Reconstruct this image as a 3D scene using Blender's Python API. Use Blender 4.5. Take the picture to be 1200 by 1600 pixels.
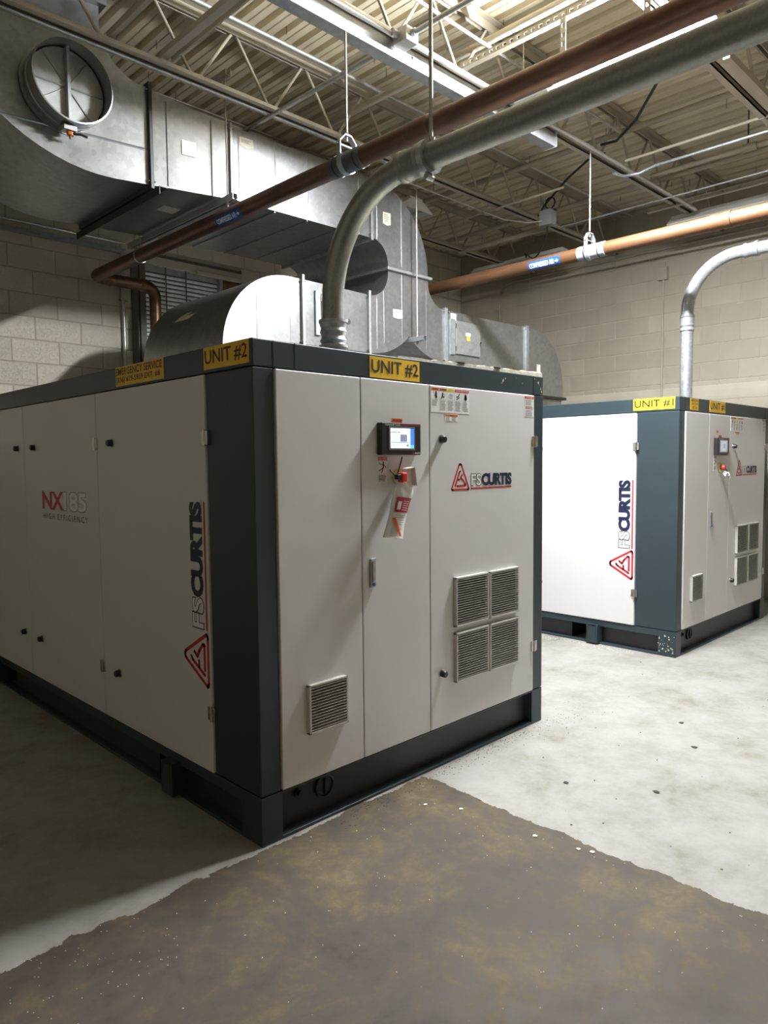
import bpy, bmesh, math, random
from mathutils import Vector, Matrix
random.seed(7)
SC = bpy.context.scene
COL = SC.collection
for o in list(bpy.data.objects):
    bpy.data.objects.remove(o)
PI = math.pi

# ------------------------------------------------------------------ camera
F_PX = 1131.3
YAW, PITCH, ROLL = 0.7816, -0.0679, -0.0097
CAM = Vector((-1.6036, -2.3182, 1.5216))
cam_d = bpy.data.cameras.new('camera')
cam = bpy.data.objects.new('camera', cam_d)
COL.objects.link(cam)
cam_d.sensor_fit = 'VERTICAL'
cam_d.sensor_height = 32.0
cam_d.sensor_width = 24.0
cam_d.lens = F_PX * 32.0 / 1600.0
cam_d.clip_start = 0.05
cam_d.clip_end = 100
fwd = Vector((math.sin(YAW) * math.cos(PITCH), math.cos(YAW) * math.cos(PITCH), math.sin(PITCH)))
rgt = Vector((math.cos(YAW), -math.sin(YAW), 0))
upv = rgt.cross(fwd)
r2 = rgt * math.cos(ROLL) + upv * math.sin(ROLL)
u2 = upv * math.cos(ROLL) - rgt * math.sin(ROLL)
cam.matrix_world = Matrix(((r2.x, u2.x, -fwd.x, CAM.x), (r2.y, u2.y, -fwd.y, CAM.y),
                           (r2.z, u2.z, -fwd.z, CAM.z), (0, 0, 0, 1)))
SC.camera = cam

# ------------------------------------------------------------------ world, light, exposure
world = bpy.data.worlds.new('world')
SC.world = world
world.use_nodes = True
world.node_tree.nodes['Background'].inputs[0].default_value = (0.75, 0.74, 0.70, 1)
world.node_tree.nodes['Background'].inputs[1].default_value = 0.012
TUBE_POWER = 1120.0         # emission of the one lit lamp lens
SC.view_settings.view_transform = 'Standard'
SC.view_settings.look = 'None'
SC.view_settings.exposure = 0.0
SC.view_settings.gamma = 1.0
SC.view_settings.use_curve_mapping = False

# ------------------------------------------------------------------ material helpers
MATS = {}


def new_mat(name):
    m = bpy.data.materials.new(name)
    m.use_nodes = True
    nt = m.node_tree
    b = nt.nodes['Principled BSDF']
    MATS[name] = m
    return m, nt, b


def N(nt, typ, **kw):
    n = nt.nodes.new(typ)
    for k, v in kw.items():
        setattr(n, k, v)
    return n


def noise(nt, scale, detail=4, rough=0.55, vec=None, dist=0.0):
    n = N(nt, 'ShaderNodeTexNoise')
    n.inputs['Scale'].default_value = scale
    n.inputs['Detail'].default_value = detail
    n.inputs['Roughness'].default_value = rough
    n.inputs['Distortion'].default_value = dist
    if vec is not None:
        nt.links.new(vec, n.inputs['Vector'])
    return n


def ramp(nt, fac, stops):
    r = N(nt, 'ShaderNodeValToRGB')
    el = r.color_ramp.elements
    while len(el) > 1:
        el.remove(el[-1])
    el[0].position, el[0].color = stops[0][0], (*stops[0][1], 1)
    for p, c in stops[1:]:
        e = el.new(p)
        e.color = (*c, 1)
    nt.links.new(fac, r.inputs[0])
    return r


def gray(v):
    return (v, v, v)


def obj_coord(nt):
    return N(nt, 'ShaderNodeTexCoord').outputs['Object']


def add_bump(nt, b, height, strength, dist=0.002):
    bp = N(nt, 'ShaderNodeBump')
    bp.inputs['Strength'].default_value = strength
    bp.inputs['Distance'].default_value = dist
    nt.links.new(height, bp.inputs['Height'])
    nt.links.new(bp.outputs[0], b.inputs['Normal'])


def surf(name, col, rough=0.5, metal=0.0, var=0.08, scale=6.0, bump=0.0, bscale=60, emit=0.0, spec=0.5):
    """a plain surface with gentle procedural variation"""
    m, nt, b = new_mat(name)
    co = obj_coord(nt)
    n = noise(nt, scale, 5, 0.6, co)
    lo = tuple(max(0, c * (1 - var)) for c in col)
    hi = tuple(min(1, c * (1 + var)) for c in col)
    r = ramp(nt, n.outputs['Fac'], [(0.3, lo), (0.7, hi)])
    nt.links.new(r.outputs[0], b.inputs['Base Color'])
    b.inputs['Roughness'].default_value = rough
    b.inputs['Metallic'].default_value = metal
    b.inputs['Specular IOR Level'].default_value = spec
    if bump:
        n2 = noise(nt, bscale, 4, 0.6, co)
        add_bump(nt, b, n2.outputs['Fac'], bump)
    if emit:
        b.inputs['Emission Color'].default_value = (*col, 1)
        b.inputs['Emission Strength'].default_value = emit
    return m


def galvanized(name, base, rough, metal=0.85, sp=22, contrast=0.12):
    m, nt, b = new_mat(name)
    co = obj_coord(nt)
    v = N(nt, 'ShaderNodeTexVoronoi')
    v.inputs['Scale'].default_value = sp
    nt.links.new(co, v.inputs['Vector'])
    n = noise(nt, 2.5, 5, 0.6, co)
    mx = N(nt, 'ShaderNodeMix', data_type='FLOAT')
    mx.inputs[0].default_value = 0.45
    sep = N(nt, 'ShaderNodeSeparateColor')
    nt.links.new(v.outputs['Color'], sep.inputs[0])
    nt.links.new(n.outputs['Fac'], mx.inputs[2])
    nt.links.new(sep.outputs[0], mx.inputs[3])
    lo = tuple(c * (1 - contrast) for c in base)
    hi = tuple(min(1, c * (1 + contrast)) for c in base)
    r = ramp(nt, mx.outputs[0], [(0.25, lo), (0.75, hi)])
    nt.links.new(r.outputs[0], b.inputs['Base Color'])
    rr = ramp(nt, n.outputs['Fac'], [(0.3, gray(rough * 0.85)), (0.7, gray(min(1, rough * 1.2)))])
    nt.links.new(rr.outputs[0], b.inputs['Roughness'])
    b.inputs['Metallic'].default_value = metal
    return m


def copper_mat(name, c0, c1, rough):
    m, nt, b = new_mat(name)
    co = obj_coord(nt)
    mp = N(nt, 'ShaderNodeMapping')
    mp.inputs['Scale'].default_value = (9, 1.6, 9)
    nt.links.new(co, mp.inputs['Vector'])
    n = noise(nt, 1.6, 6, 0.65, mp.outputs[0], 0.6)
    r = ramp(nt, n.outputs['Fac'], [(0.3, c0), (0.7, c1)])
    nt.links.new(r.outputs[0], b.inputs['Base Color'])
    b.inputs['Metallic'].default_value = 0.75
    b.inputs['Roughness'].default_value = rough
    return m


# panels and metals
surf('panel', (0.67, 0.66, 0.655), 0.42, 0, 0.025, 2.0, 0.04, 300)
surf('charcoal', (0.025, 0.040, 0.047), 0.38, 0, 0.08, 3.0, 0.05, 220)
surf('base_dark', (0.020, 0.023, 0.025), 0.42, 0, 0.25, 5.0)
surf('gap', (0.008, 0.008, 0.008), 0.8)
surf('black_plastic', (0.012, 0.012, 0.013), 0.35)
surf('bezel', (0.018, 0.018, 0.019), 0.4)
surf('chrome', (0.55, 0.54, 0.50), 0.22, 1.0, 0.1, 40)
surf('silver', (0.45, 0.46, 0.48), 0.35, 0.8)
surf('louver', (0.52, 0.50, 0.46), 0.5)
surf('yellow', (0.80, 0.50, 0.025), 0.45, 0, 0.03)
surf('bright_yellow', (0.88, 0.72, 0.03), 0.45, 0, 0.03)
surf('white', (0.80, 0.80, 0.79), 0.5, 0, 0.03)
surf('paper', (0.78, 0.76, 0.70), 0.6, 0, 0.06, 30)
surf('duct_label', (0.72, 0.69, 0.56), 0.7, 0, 0.12, 30)
surf('ink', (0.012, 0.012, 0.014), 0.5)
surf('ink_red_brown', (0.10, 0.008, 0.01), 0.5)
surf('grey_ink', (0.30, 0.30, 0.30), 0.6)
surf('navy', (0.012, 0.014, 0.05), 0.45)
surf('red', (0.52, 0.022, 0.035), 0.45, 0, 0.03)
surf('dark_red', (0.36, 0.03, 0.045), 0.5)
surf('orange', (0.55, 0.13, 0.015), 0.5)
surf('orange_tape', (0.80, 0.12, 0.02), 0.5)
surf('blue_label', (0.012, 0.07, 0.36), 0.4)
surf('blue_dot', (0.02, 0.12, 0.5), 0.4)
surf('pale_yellow', (0.62, 0.60, 0.25), 0.5)
surf('white_plastic', (0.72, 0.70, 0.67), 0.35)
galvanized('duct', (0.345, 0.355, 0.355), 0.38, 0.85, 30, 0.10)
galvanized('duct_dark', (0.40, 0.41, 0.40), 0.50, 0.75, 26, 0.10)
galvanized('strut', (0.42, 0.44, 0.45), 0.45, 0.7, 30, 0.10)
galvanized('pipe_steel', (0.30, 0.305, 0.285), 0.42, 0.75, 110, 0.10)
galvanized('pipe_bright', (0.44, 0.46, 0.48), 0.38, 0.75, 60, 0.18)
galvanized('conduit', (0.50, 0.49, 0.46), 0.40, 0.75, 60, 0.10)
surf('rod', (0.42, 0.41, 0.38), 0.4, 0.7)
copper_mat('copper_dark', (0.115, 0.058, 0.040), (0.20, 0.112, 0.078), 0.42)
copper_mat('copper', (0.185, 0.088, 0.042), (0.25, 0.13, 0.068), 0.52)
surf('sleeve_dark', (0.065, 0.068, 0.075), 0.5)
surf('sleeve_grey', (0.27, 0.28, 0.32), 0.5)
surf('joist', (0.38, 0.34, 0.26), 0.55, 0, 0.10, 4, 0.1, 80)
surf('deck', (0.68, 0.60, 0.43), 0.55, 0, 0.10, 1.5)
surf('fixture', (0.72, 0.72, 0.70), 0.4, 0, 0.03)
surf('tube_off', (0.70, 0.70, 0.69), 0.3, 0, 0.02)
surf('lamp_lit', (0.95, 0.97, 1.0), 0.4, 0, 0.0, emit=TUBE_POWER)
surf('lock_box', (0.20, 0.20, 0.20), 0.6)
surf('cable', (0.010, 0.010, 0.010), 0.5)
surf('rust', (0.16, 0.075, 0.035), 0.7, 0, 0.3, 12)
surf('wood', (0.20, 0.10, 0.045), 0.6, 0, 0.25, 9)
surf('shutter', (0.80, 0.80, 0.77), 0.5, 0.3, 0.12, 20)
surf('jamb', (0.10, 0.085, 0.065), 0.6, 0, 0.2, 12)
surf('dust_board', (0.60, 0.57, 0.45), 0.95, 0, 0.25, 40, 0.6, 90)
surf('debris_pale', (0.66, 0.62, 0.50), 0.9, 0, 0.2, 40)
surf('debris_dark', (0.05, 0.045, 0.04), 0.9, 0, 0.2, 40)
surf('e_stop_red', (0.62, 0.03, 0.02), 0.35)
surf('handle_orange', (0.62, 0.16, 0.04), 0.45)
for nm, c, e in (('screen', (0.72, 0.80, 0.95), 1.0), ('screen_blue', (0.05, 0.20, 0.72), 1.1), ('screen_grey', (0.22, 0.26, 0.34), 0.8),
                 ('screen_green', (0.10, 0.55, 0.60), 1.0), ('screen_line', (0.30, 0.34, 0.46), 0.7), ('screen_dim', (0.34, 0.39, 0.42), 0.9)):
    surf(nm, c, 0.3, 0, 0.0, emit=e)


def block_mat(name, col, bump):
    m, nt, b = new_mat(name)
    co = obj_coord(nt)
    geo = N(nt, 'ShaderNodeNewGeometry')
    oi = N(nt, 'ShaderNodeObjectInfo')
    n = noise(nt, 3.0, 5, 0.6, geo.outputs['Position'])
    mx = N(nt, 'ShaderNodeMix', data_type='FLOAT')
    mx.inputs[0].default_value = 0.35
    nt.links.new(n.outputs['Fac'], mx.inputs[2])
    nt.links.new(oi.outputs['Random'], mx.inputs[3])
    r = ramp(nt, mx.outputs[0], [(0.25, tuple(c * 0.88 for c in col)), (0.75, tuple(c * 1.08 for c in col))])
    nt.links.new(r.outputs[0], b.inputs['Base Color'])
    b.inputs['Roughness'].default_value = 0.75
    n2 = noise(nt, 55, 5, 0.7, geo.outputs['Position'])
    r2_ = ramp(nt, n2.outputs['Fac'], [(0.36, gray(0)), (0.50, gray(1))])
    add_bump(nt, b, r2_.outputs[0], bump, 0.006)
    return m


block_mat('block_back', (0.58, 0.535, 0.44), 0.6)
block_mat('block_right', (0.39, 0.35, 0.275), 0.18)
surf('mortar', (0.40, 0.36, 0.28), 0.85, 0, 0.15, 8, 0.3, 120)
surf('plain_wall', (0.46, 0.42, 0.335), 0.8, 0, 0.10, 2, 0.2, 60)


def floor_mat():
    m, nt, b = new_mat('floor_concrete')
    co = obj_coord(nt)
    sep = N(nt, 'ShaderNodeSeparateXYZ')
    nt.links.new(co, sep.inputs[0])

    def math_(op, a, bb):
        n_ = N(nt, 'ShaderNodeMath', operation=op)
        for i, q in enumerate((a, bb)):
            if isinstance(q, (int, float)):
                n_.inputs[i].default_value = q
            else:
                nt.links.new(q, n_.inputs[i])
        return n_.outputs[0]
    edge = noise(nt, 3.2, 6, 0.65, co, 0.4)
    en = math_('MULTIPLY', math_('SUBTRACT', edge.outputs['Fac'], 0.5), 0.16)
    fine = noise(nt, 30, 4, 0.7, co)
    en = math_('ADD', en, math_('MULTIPLY', math_('SUBTRACT', fine.outputs['Fac'], 0.5), 0.03))
    mx_ = math_('GREATER_THAN', math_('ADD', math_('SUBTRACT', 0.925, sep.outputs[0]), en), 0.0)
    my_ = math_('GREATER_THAN', math_('ADD', math_('SUBTRACT', -0.015, sep.outputs[1]), en), 0.0)
    mask = math_('MULTIPLY', mx_, my_)
    # small chips of bare floor through the paint
    chip = noise(nt, 34, 3, 0.6, co)
    chipm = math_('LESS_THAN', chip.outputs['Fac'], 0.775)
    mask = math_('MULTIPLY', mask, chipm)
    # bare concrete
    c1 = noise(nt, 2.6, 10, 0.76, co, 0.15)
    r1 = ramp(nt, c1.outputs['Fac'], [(0.30, (0.17, 0.158, 0.122)), (0.43, (0.255, 0.245, 0.215)), (0.55, (0.305, 0.297, 0.275)), (0.75, (0.355, 0.348, 0.33))])
    c2 = noise(nt, 45, 4, 0.7, co)
    r1b = ramp(nt, c2.outputs['Fac'], [(0.25, gray(0.55)), (0.36, gray(1))])
    mulc = N(nt, 'ShaderNodeMix', data_type='RGBA', blend_type='MULTIPLY')
    mulc.inputs[0].default_value = 0.5
    nt.links.new(r1.outputs[0], mulc.inputs[6])
    nt.links.new(r1b.outputs[0], mulc.inputs[7])
    # worn grey-brown paint with tan patches
    p1 = noise(nt, 1.9, 9, 0.70, co, 0.3)
    p2 = noise(nt, 12, 10, 0.78, co, 0.4)
    pm = N(nt, 'ShaderNodeMix', data_type='FLOAT')
    pm.inputs[0].default_value = 0.45
    nt.links.new(p1.outputs['Fac'], pm.inputs[2])
    nt.links.new(p2.outputs['Fac'], pm.inputs[3])
    rp = ramp(nt, pm.outputs[0], [(0.37, (0.044, 0.036, 0.027)), (0.45, (0.068, 0.056, 0.044)), (0.50, (0.080, 0.064, 0.045)), (0.56, (0.112, 0.086, 0.046)), (0.64, (0.16, 0.13, 0.08))])
    mixc = N(nt, 'ShaderNodeMix', data_type='RGBA')
    nt.links.new(mask, mixc.inputs[0])
    nt.links.new(mulc.outputs[2], mixc.inputs[6])
    nt.links.new(rp.outputs[0], mixc.inputs[7])
    nt.links.new(mixc.outputs[2], b.inputs['Base Color'])
    b.inputs['Specular IOR Level'].default_value = 0.3
    rr = ramp(nt, p2.outputs['Fac'], [(0.3, gray(0.55)), (0.7, gray(0.8))])
    nt.links.new(rr.outputs[0], b.inputs['Roughness'])
    hb = math_('ADD', math_('MULTIPLY', mask, 0.6), math_('MULTIPLY', fine.outputs['Fac'], 0.4))
    add_bump(nt, b, hb, 0.35, 0.003)
    return m


floor_mat()


# ------------------------------------------------------------------ geometry helpers
class MB:
    def __init__(s):
        s.v, s.f, s.sm = [], [], []

    def add(s, verts, faces, smooth=False):
        n = len(s.v)
        s.v += [tuple(q) for q in verts]
        s.f += [tuple(i + n for i in fc) for fc in faces]
        s.sm += [smooth] * len(faces)
        return s

    def box(s, x0, x1, y0, y1, z0, z1):
        if x0 > x1: x0, x1 = x1, x0
        if y0 > y1: y0, y1 = y1, y0
        if z0 > z1: z0, z1 = z1, z0
        v = [(x0, y0, z0), (x1, y0, z0), (x1, y1, z0), (x0, y1, z0), (x0, y0, z1), (x1, y0, z1), (x1, y1, z1), (x0, y1, z1)]
        return s.add(v, [(0, 3, 2, 1), (4, 5, 6, 7), (0, 1, 5, 4), (1, 2, 6, 5), (2, 3, 7, 6), (3, 0, 4, 7)])

    def rings(s, rings, closed_caps=True, smooth=True):
        n = len(rings[0])
        v = [p for r in rings for p in r]
        f = []
        for i in range(len(rings) - 1):
            for j in range(n):
                k = (j + 1) % n
                f.append((i * n + j, i * n + k, (i + 1) * n + k, (i + 1) * n + j))
        s.add(v, f, smooth)
        if closed_caps:
            s.add(rings[0], [tuple(range(n))[::-1]])
            s.add(rings[-1], [tuple(range(n))])
        return s

    def tube(s, pts, r, n=12, caps=True):
        pts = [Vector(p) for p in pts]
        rs = r if isinstance(r, (list, tuple)) else [r] * len(pts)
        t0 = (pts[1] - pts[0]).normalized()
        ref = Vector((0, 0, 1)) if abs(t0.z) < 0.9 else Vector((1, 0, 0))
        nrm = t0.cross(ref).normalized()
        rings = []
        for i, p in enumerate(pts):
            if i == 0:
                t = t0
            elif i == len(pts) - 1:
                t = (pts[i] - pts[i - 1]).normalized()
            else:
                t = ((pts[i + 1] - pts[i]).normalized() + (pts[i] - pts[i - 1]).normalized()).normalized()
            nrm = (nrm - t * nrm.dot(t)).normalized()
            bn = t.cross(nrm)
            rings.append([p + nrm * rs[i] * math.cos(a) + bn * rs[i] * math.sin(a) for a in [2 * PI * k / n for k in range(n)]])
        return s.rings(rings, caps)

    def cyl(s, a, b, r, n=16):
        return s.tube([a, b], r, n)

    def lathe(s, o, ax, prof, n=20):
        """prof: list of (distance along ax, radius)"""
        o, ax = Vector(o), Vector(ax).normalized()
        return s.tube([o + ax * d for d, _ in prof], [max(1e-4, r) for _, r in prof], n) if all(
            prof[i][0] < prof[i + 1][0] for i in range(len(prof) - 1)) else s._lathe(o, ax, prof, n)

    def _lathe(s, o, ax, prof, n):
        ref = Vector((0, 0, 1)) if abs(ax.z) < 0.9 else Vector((1, 0, 0))
        u = ax.cross(ref).normalized()
        w = ax.cross(u)
        rings = [[o + ax * d + u * r * math.cos(2 * PI * k / n) + w * r * math.sin(2 * PI * k / n) for k in range(n)] for d, r in prof]
        return s.rings(rings, True)

    def prism(s, poly, fr, d0, d1):
        """poly (u,v) extruded along the frame's normal from d0 to d1"""
        n = len(poly)
        a = [fr(u, v, d0) for u, v in poly]
        b = [fr(u, v, d1) for u, v in poly]
        f = [tuple(range(n))[::-1], tuple(range(n, 2 * n))]
        f += [(i, (i + 1) % n, n + (i + 1) % n, n + i) for i in range(n)]
        return s.add(a + b, f)

    def stroke(s, pts, w, fr, d, closed=False):
        """flat printed stroke with round joins"""
        m = len(pts)
        for i in range(m if closed else m - 1):
            a, b = Vector(pts[i]), Vector(pts[(i + 1) % m])
            t = (b - a).normalized() * (w / 2)
            q = Vector((-t.y, t.x))
            s.add([fr(*(a + q), d), fr(*(a - q), d), fr(*(b - q), d), fr(*(b + q), d)], [(0, 1, 2, 3)])
        for p in pts:
            s.add([fr(p[0] + w / 2 * math.cos(2 * PI * k / 8), p[1] + w / 2 * math.sin(2 * PI * k / 8), d) for k in range(8)], [tuple(range(8))])
        return s

    def rect(s, u0, u1, v0, v1, fr, d):
        return s.add([fr(u0, v0, d), fr(u1, v0, d), fr(u1, v1, d), fr(u0, v1, d)], [(0, 1, 2, 3)])

    def build(s, name, mat, parent=None, loc=None, bevel=0.0, fix=True):
        me = bpy.data.meshes.new(name)
        me.from_pydata(s.v, [], s.f)
        me.polygons.foreach_set('use_smooth', s.sm)
        me.update()
        if fix:
            bm = bmesh.new()
            bm.from_mesh(me)
            bmesh.ops.recalc_face_normals(bm, faces=bm.faces)
            bm.to_mesh(me)
            bm.free()
        if any(s.sm):
            me.set_sharp_from_angle(angle=math.radians(40))
        me.materials.append(MATS[mat])
        o = bpy.data.objects.new(name, me)
        COL.objects.link(o)
        if parent is not None:
            o.parent = parent
        if loc is not None:
            o.location = loc
        if bevel:
            md = o.modifiers.new('bevel', 'BEVEL')
            md.width = bevel
            md.segments = 2
            md.limit_method = 'ANGLE'
        return o


def tag(o, label, cat, group=None):
    o['label'] = label
    o['category'] = cat
    if group:
        o['group'] = group
    return o


def thing(name, label, cat, loc=(0, 0, 0), group=None):
    o = bpy.data.objects.new(name, None)
    o.empty_display_size = 0.1
    COL.objects.link(o)
    o.location = loc
    return tag(o, label, cat, group)


def struct(o):
    o['kind'] = 'structure'
    return o


def stuff(o):
    o['kind'] = 'stuff'
    return o


def part_copy(o, parent, loc=None, rot=None):
    c = o.copy()
    COL.objects.link(c)
    c.parent = parent
    if loc is not None:
        c.location = loc
    if rot is not None:
        c.rotation_euler = rot
    return c


def arc(cx, cz, r, a0, a1, n=14):
    return [(cx + r * math.cos(math.radians(a0 + (a1 - a0) * i / n)), cz + r * math.sin(math.radians(a0 + (a1 - a0) * i / n))) for i in range(n + 1)]


def front_frame(y=0.0):          # u = +x, v = +z, outward = -y
    return lambda u, v, d=0.0: (u, y - d, v)


def side_frame(x=0.0):           # seen from -x: u runs towards -y
    return lambda u, v, d=0.0: (x - d, -u, v)


def side_up_frame(x=0.0):        # lettering that reads upwards on the side: u = +z, v = +y
    return lambda u, v, d=0.0: (x - d, v, u)


def text_geo(txt, weight=0.0, spacing=1.0):
    cu = bpy.data.curves.new('txt', 'FONT')
    cu.body = txt
    cu.size = 1.0
    cu.offset = weight
    cu.space_character = spacing
    cu.resolution_u = 3
    ob = bpy.data.objects.new('txt', cu)
    COL.objects.link(ob)
    me = bpy.data.meshes.new_from_object(ob)
    bpy.data.objects.remove(ob)
    bpy.data.curves.remove(cu)
    vs = [(v.co.x, v.co.y) for v in me.vertices]
    fs = [tuple(p.vertices) for p in me.polygons]
    bpy.data.meshes.remove(me)
    return vs, fs


def add_text(mb, txt, u0, u1, v0, v1, fr, d, weight=0.0, spacing=1.0, cuts=None):
    """lettering fitted to the box u0..u1, v0..v1 of the frame"""
    vs, fs = text_geo(txt, weight, spacing)
    a0, a1 = min(v[0] for v in vs), max(v[0] for v in vs)
    b0, b1 = min(v[1] for v in vs), max(v[1] for v in vs)
    pts = [(u0 + (x - a0) / (a1 - a0) * (u1 - u0), v0 + (y - b0) / (b1 - b0) * (v1 - v0)) for x, y in vs]
    if cuts:
        bm = bmesh.new()
        bv = [bm.verts.new((p[0], p[1], 0)) for p in pts]
        for f in fs:
            try:
                bm.faces.new([bv[i] for i in f])
            except ValueError:
                pass
        for k in range(1, cuts):
            vv = v0 + (v1 - v0) * k / cuts
            bmesh.ops.bisect_plane(bm, geom=bm.verts[:] + bm.edges[:] + bm.faces[:], plane_co=(0, vv, 0), plane_no=(0, 1, 0))
        bm.verts.index_update()
        pts = [(v.co.x, v.co.y) for v in bm.verts]
        fs = [tuple(v.index for v in f.verts) for f in bm.faces]
        bm.free()
    mb.add([fr(u, v, d) for u, v in pts], fs)
    return mb


# ------------------------------------------------------------------ room constants
XR, YB = 6.80, 4.50          # right wall and back wall faces
XL, YF = -5.0, -6.0
ZD = 4.50                    # underside of the deck
JOISTS = (3.25, 2.03, 0.80, -0.43)

# ------------------------------------------------------------------ floor and walls
struct(MB().box(XL - 0.2, XR + 0.2, YF - 0.2, YB + 0.2, -0.2, 0.0).build('floor', 'floor_concrete'))

SH0, SH1, SHT = 1.80, 2.98, 3.60        # opening of the roll-up shutter in the back wall
wb = MB().box(XL, SH0, YB, YB + 0.2, 0, ZD + 0.1).box(SH1, XR, YB, YB + 0.2, 0, ZD + 0.1).box(SH0, SH1, YB, YB + 0.2, SHT, ZD + 0.1)
wb.box(SH0, SH1, YB + 0.12, YB + 0.2, 0, SHT)
wall_back = struct(wb.build('wall_back', 'mortar'))
wall_right = struct(MB().box(XR, XR + 0.2, YF, YB + 0.2, 0, ZD + 0.1).build('wall_right', 'mortar'))
struct(MB().box(XL - 0.2, XL, YF, YB + 0.2, 0, ZD + 0.1).build('wall_left', 'plain_wall'))
struct(MB().box(XL - 0.2, XR + 0.2, YF - 0.2, YF, 0, ZD + 0.1).build('wall_front', 'plain_wall'))

PROUD = 0.005
_bm = {}


def block_mesh(w, h, mat):
    k = (round(w, 3), round(h, 3), mat)
    if k not in _bm:
        b = 0.004
        o = MB()
        # front face at local y=-PROUD with chamfered rim; local x along the wall
        v = [(0, 0.01, 0), (w, 0.01, 0), (w, 0.01, h), (0, 0.01, h),
             (0, -PROUD + b, 0), (w, -PROUD + b, 0), (w, -PROUD + b, h), (0, -PROUD + b, h),
             (b, -PROUD, b), (w - b, -PROUD, b), (w - b, -PROUD, h - b), (b, -PROUD, h - b)]
        f = [(0, 1, 5, 4), (1, 2, 6, 5), (2, 3, 7, 6), (3, 0, 4, 7), (4, 5, 9, 8), (5, 6, 10, 9), (6, 7, 11, 10), (7, 4, 8, 11), (8, 9, 10, 11)]
        me = bpy.data.meshes.new('block')
        me.from_pydata(v, [], f)
        me.materials.append(MATS[mat])
        _bm[k] = me
    return _bm[k]


def lay_blocks(parent, mat, u_lo, u_hi, joint_even, joint_odd, bw, z0, ch, z_lo, z_hi, place, rotz, skip=None):
    """running bond; place(u, z) gives the block's lower left corner"""
    k0 = math.floor((z_lo - z0) / ch + 1e-6)
    rest = MB()
    k = k0
    while z0 + k * ch < z_hi - 0.03:
        zb = z0 + k * ch
        h = min(ch, z_hi - zb) - 0.010
        off = joint_even if k % 2 == 0 else joint_odd
        i = math.floor((u_lo - off) / bw)
        while off + i * bw < u_hi - 0.02:
            a = max(u_lo, off + i * bw) + 0.005
            e = min(u_hi, off + (i + 1) * bw) - 0.005
            i += 1
            if e - a < 0.03:
                continue
            segs = [(a, e)]
            if skip and zb < skip[2]:
                segs = []
                if a < skip[0]:
                    segs.append((a, min(e, skip[0])))
                if e > skip[1]:
                    segs.append((max(a, skip[1]), e))
            for (aa, ee) in segs:
                if ee - aa < 0.03:
                    continue
                w_ = ee - aa
                o = bpy.data.objects.new('block', block_mesh(w_, h, mat))
                COL.objects.link(o)
                o.parent = parent
                o.location = place(aa, zb + 0.005, w_)
                o.rotation_euler = (0, 0, rotz)
        k += 1


CH = 0.2035
lay_blocks(wall_back, 'block_back', -0.8, XR - 0.02, 1.011, 0.808, 0.4064, 2.436, CH, 1.9, ZD, lambda u, z, w: (u, YB, z), 0.0, (SH0 - 0.02, SH1 + 0.02, SHT))
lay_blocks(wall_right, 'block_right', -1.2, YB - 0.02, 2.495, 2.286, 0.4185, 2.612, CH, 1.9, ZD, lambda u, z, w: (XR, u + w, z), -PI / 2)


# lower courses and the stretch beside the camera, joined: nobody can pick them apart from here
def joined_courses(parent, mat, ranges, bw, along_x):
    mb = MB()
    for (u_lo, u_hi, z_lo, z_hi) in ranges:
        z = z_lo
        k = 0
        while z < z_hi - 0.05:
            h = min(CH, z_hi - z) - 0.01
            u = u_lo - (bw / 2 if k % 2 else 0)
            while u < u_hi:
                a, e = max(u, u_lo) + 0.005, min(u + bw, u_hi) - 0.005
                if e - a > 0.03:
                    if along_x:
                        if not (a < SH1 and e > SH0):
                            mb.box(a, e, YB - PROUD, YB + 0.01, z + 0.005, z + 0.005 + h)
                    else:
                        mb.box(XR - PROUD, XR + 0.01, a, e, z + 0.005, z + 0.005 + h)
                u += bw
            z += CH
            k += 1
    stuff(mb.build('block_courses', mat, parent, fix=False))


joined_courses(wall_back, 'block_back', [(-0.8, XR - 0.02, 0.0, 1.825), (XL, -0.8, 0.0, ZD)], 0.4064, True)
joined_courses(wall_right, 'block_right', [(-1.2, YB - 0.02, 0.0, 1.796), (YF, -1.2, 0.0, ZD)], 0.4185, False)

# ------------------------------------------------------------------ roll-up shutter in the back wall
shut = struct(MB().box(SH0, 1.86, YB - 0.03, YB + 0.05, 0, 3.60).build('door_1', 'jamb'))
MB().box(1.72, 1.78, YB - 0.02, YB - 0.004, 0, 3.56).build('angle_jamb', 'jamb', shut)
MB().box(2.70, 2.735, YB - 0.04, YB + 0.05, 0, 3.5).build('guide_rail', 'strut', shut)
MB().box(2.735, 2.80, YB - 0.03, YB + 0.05, 0, 3.48).build('post', 'rust', shut)
MB().box(2.80, 2.83, YB + 0.0, YB + 0.05, 0, 3.48).build('post', 'wood', shut)
MB().box(2.83, 2.96, YB - 0.005, YB + 0.05, 0, 3.48).build('post', 'wood', shut)
MB().box(2.965, 2.98, YB - 0.03, YB + 0.05, 0, 3.62).build('angle_jamb', 'jamb', shut)
MB().box(1.86, 2.98, YB - 0.035, YB + 0.05, 3.50, 3.585).build('lintel', 'plain_wall', shut, bevel=0.008)
MB().box(2.42, 2.95, YB - 0.06, YB - 0.035, 3.48, 3.53).build('hood', 'plain_wall', shut, bevel=0.008)
MB().box(1.86, 2.98, YB - 0.03, YB - 0.006, 3.585, 3.612).build('lintel_angle', 'jamb', shut)
MB().box(1.86, 2.70, YB + 0.005, YB + 0.02, 3.44, 3.50).build('head_channel', 'strut', shut)
slat_p = 0.0425
sl = MB()
prof = [(0.0, 0.0), (-0.010, 0.006), (-0.014, 0.018), (-0.010, 0.030), (0.0, 0.035)]
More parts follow.
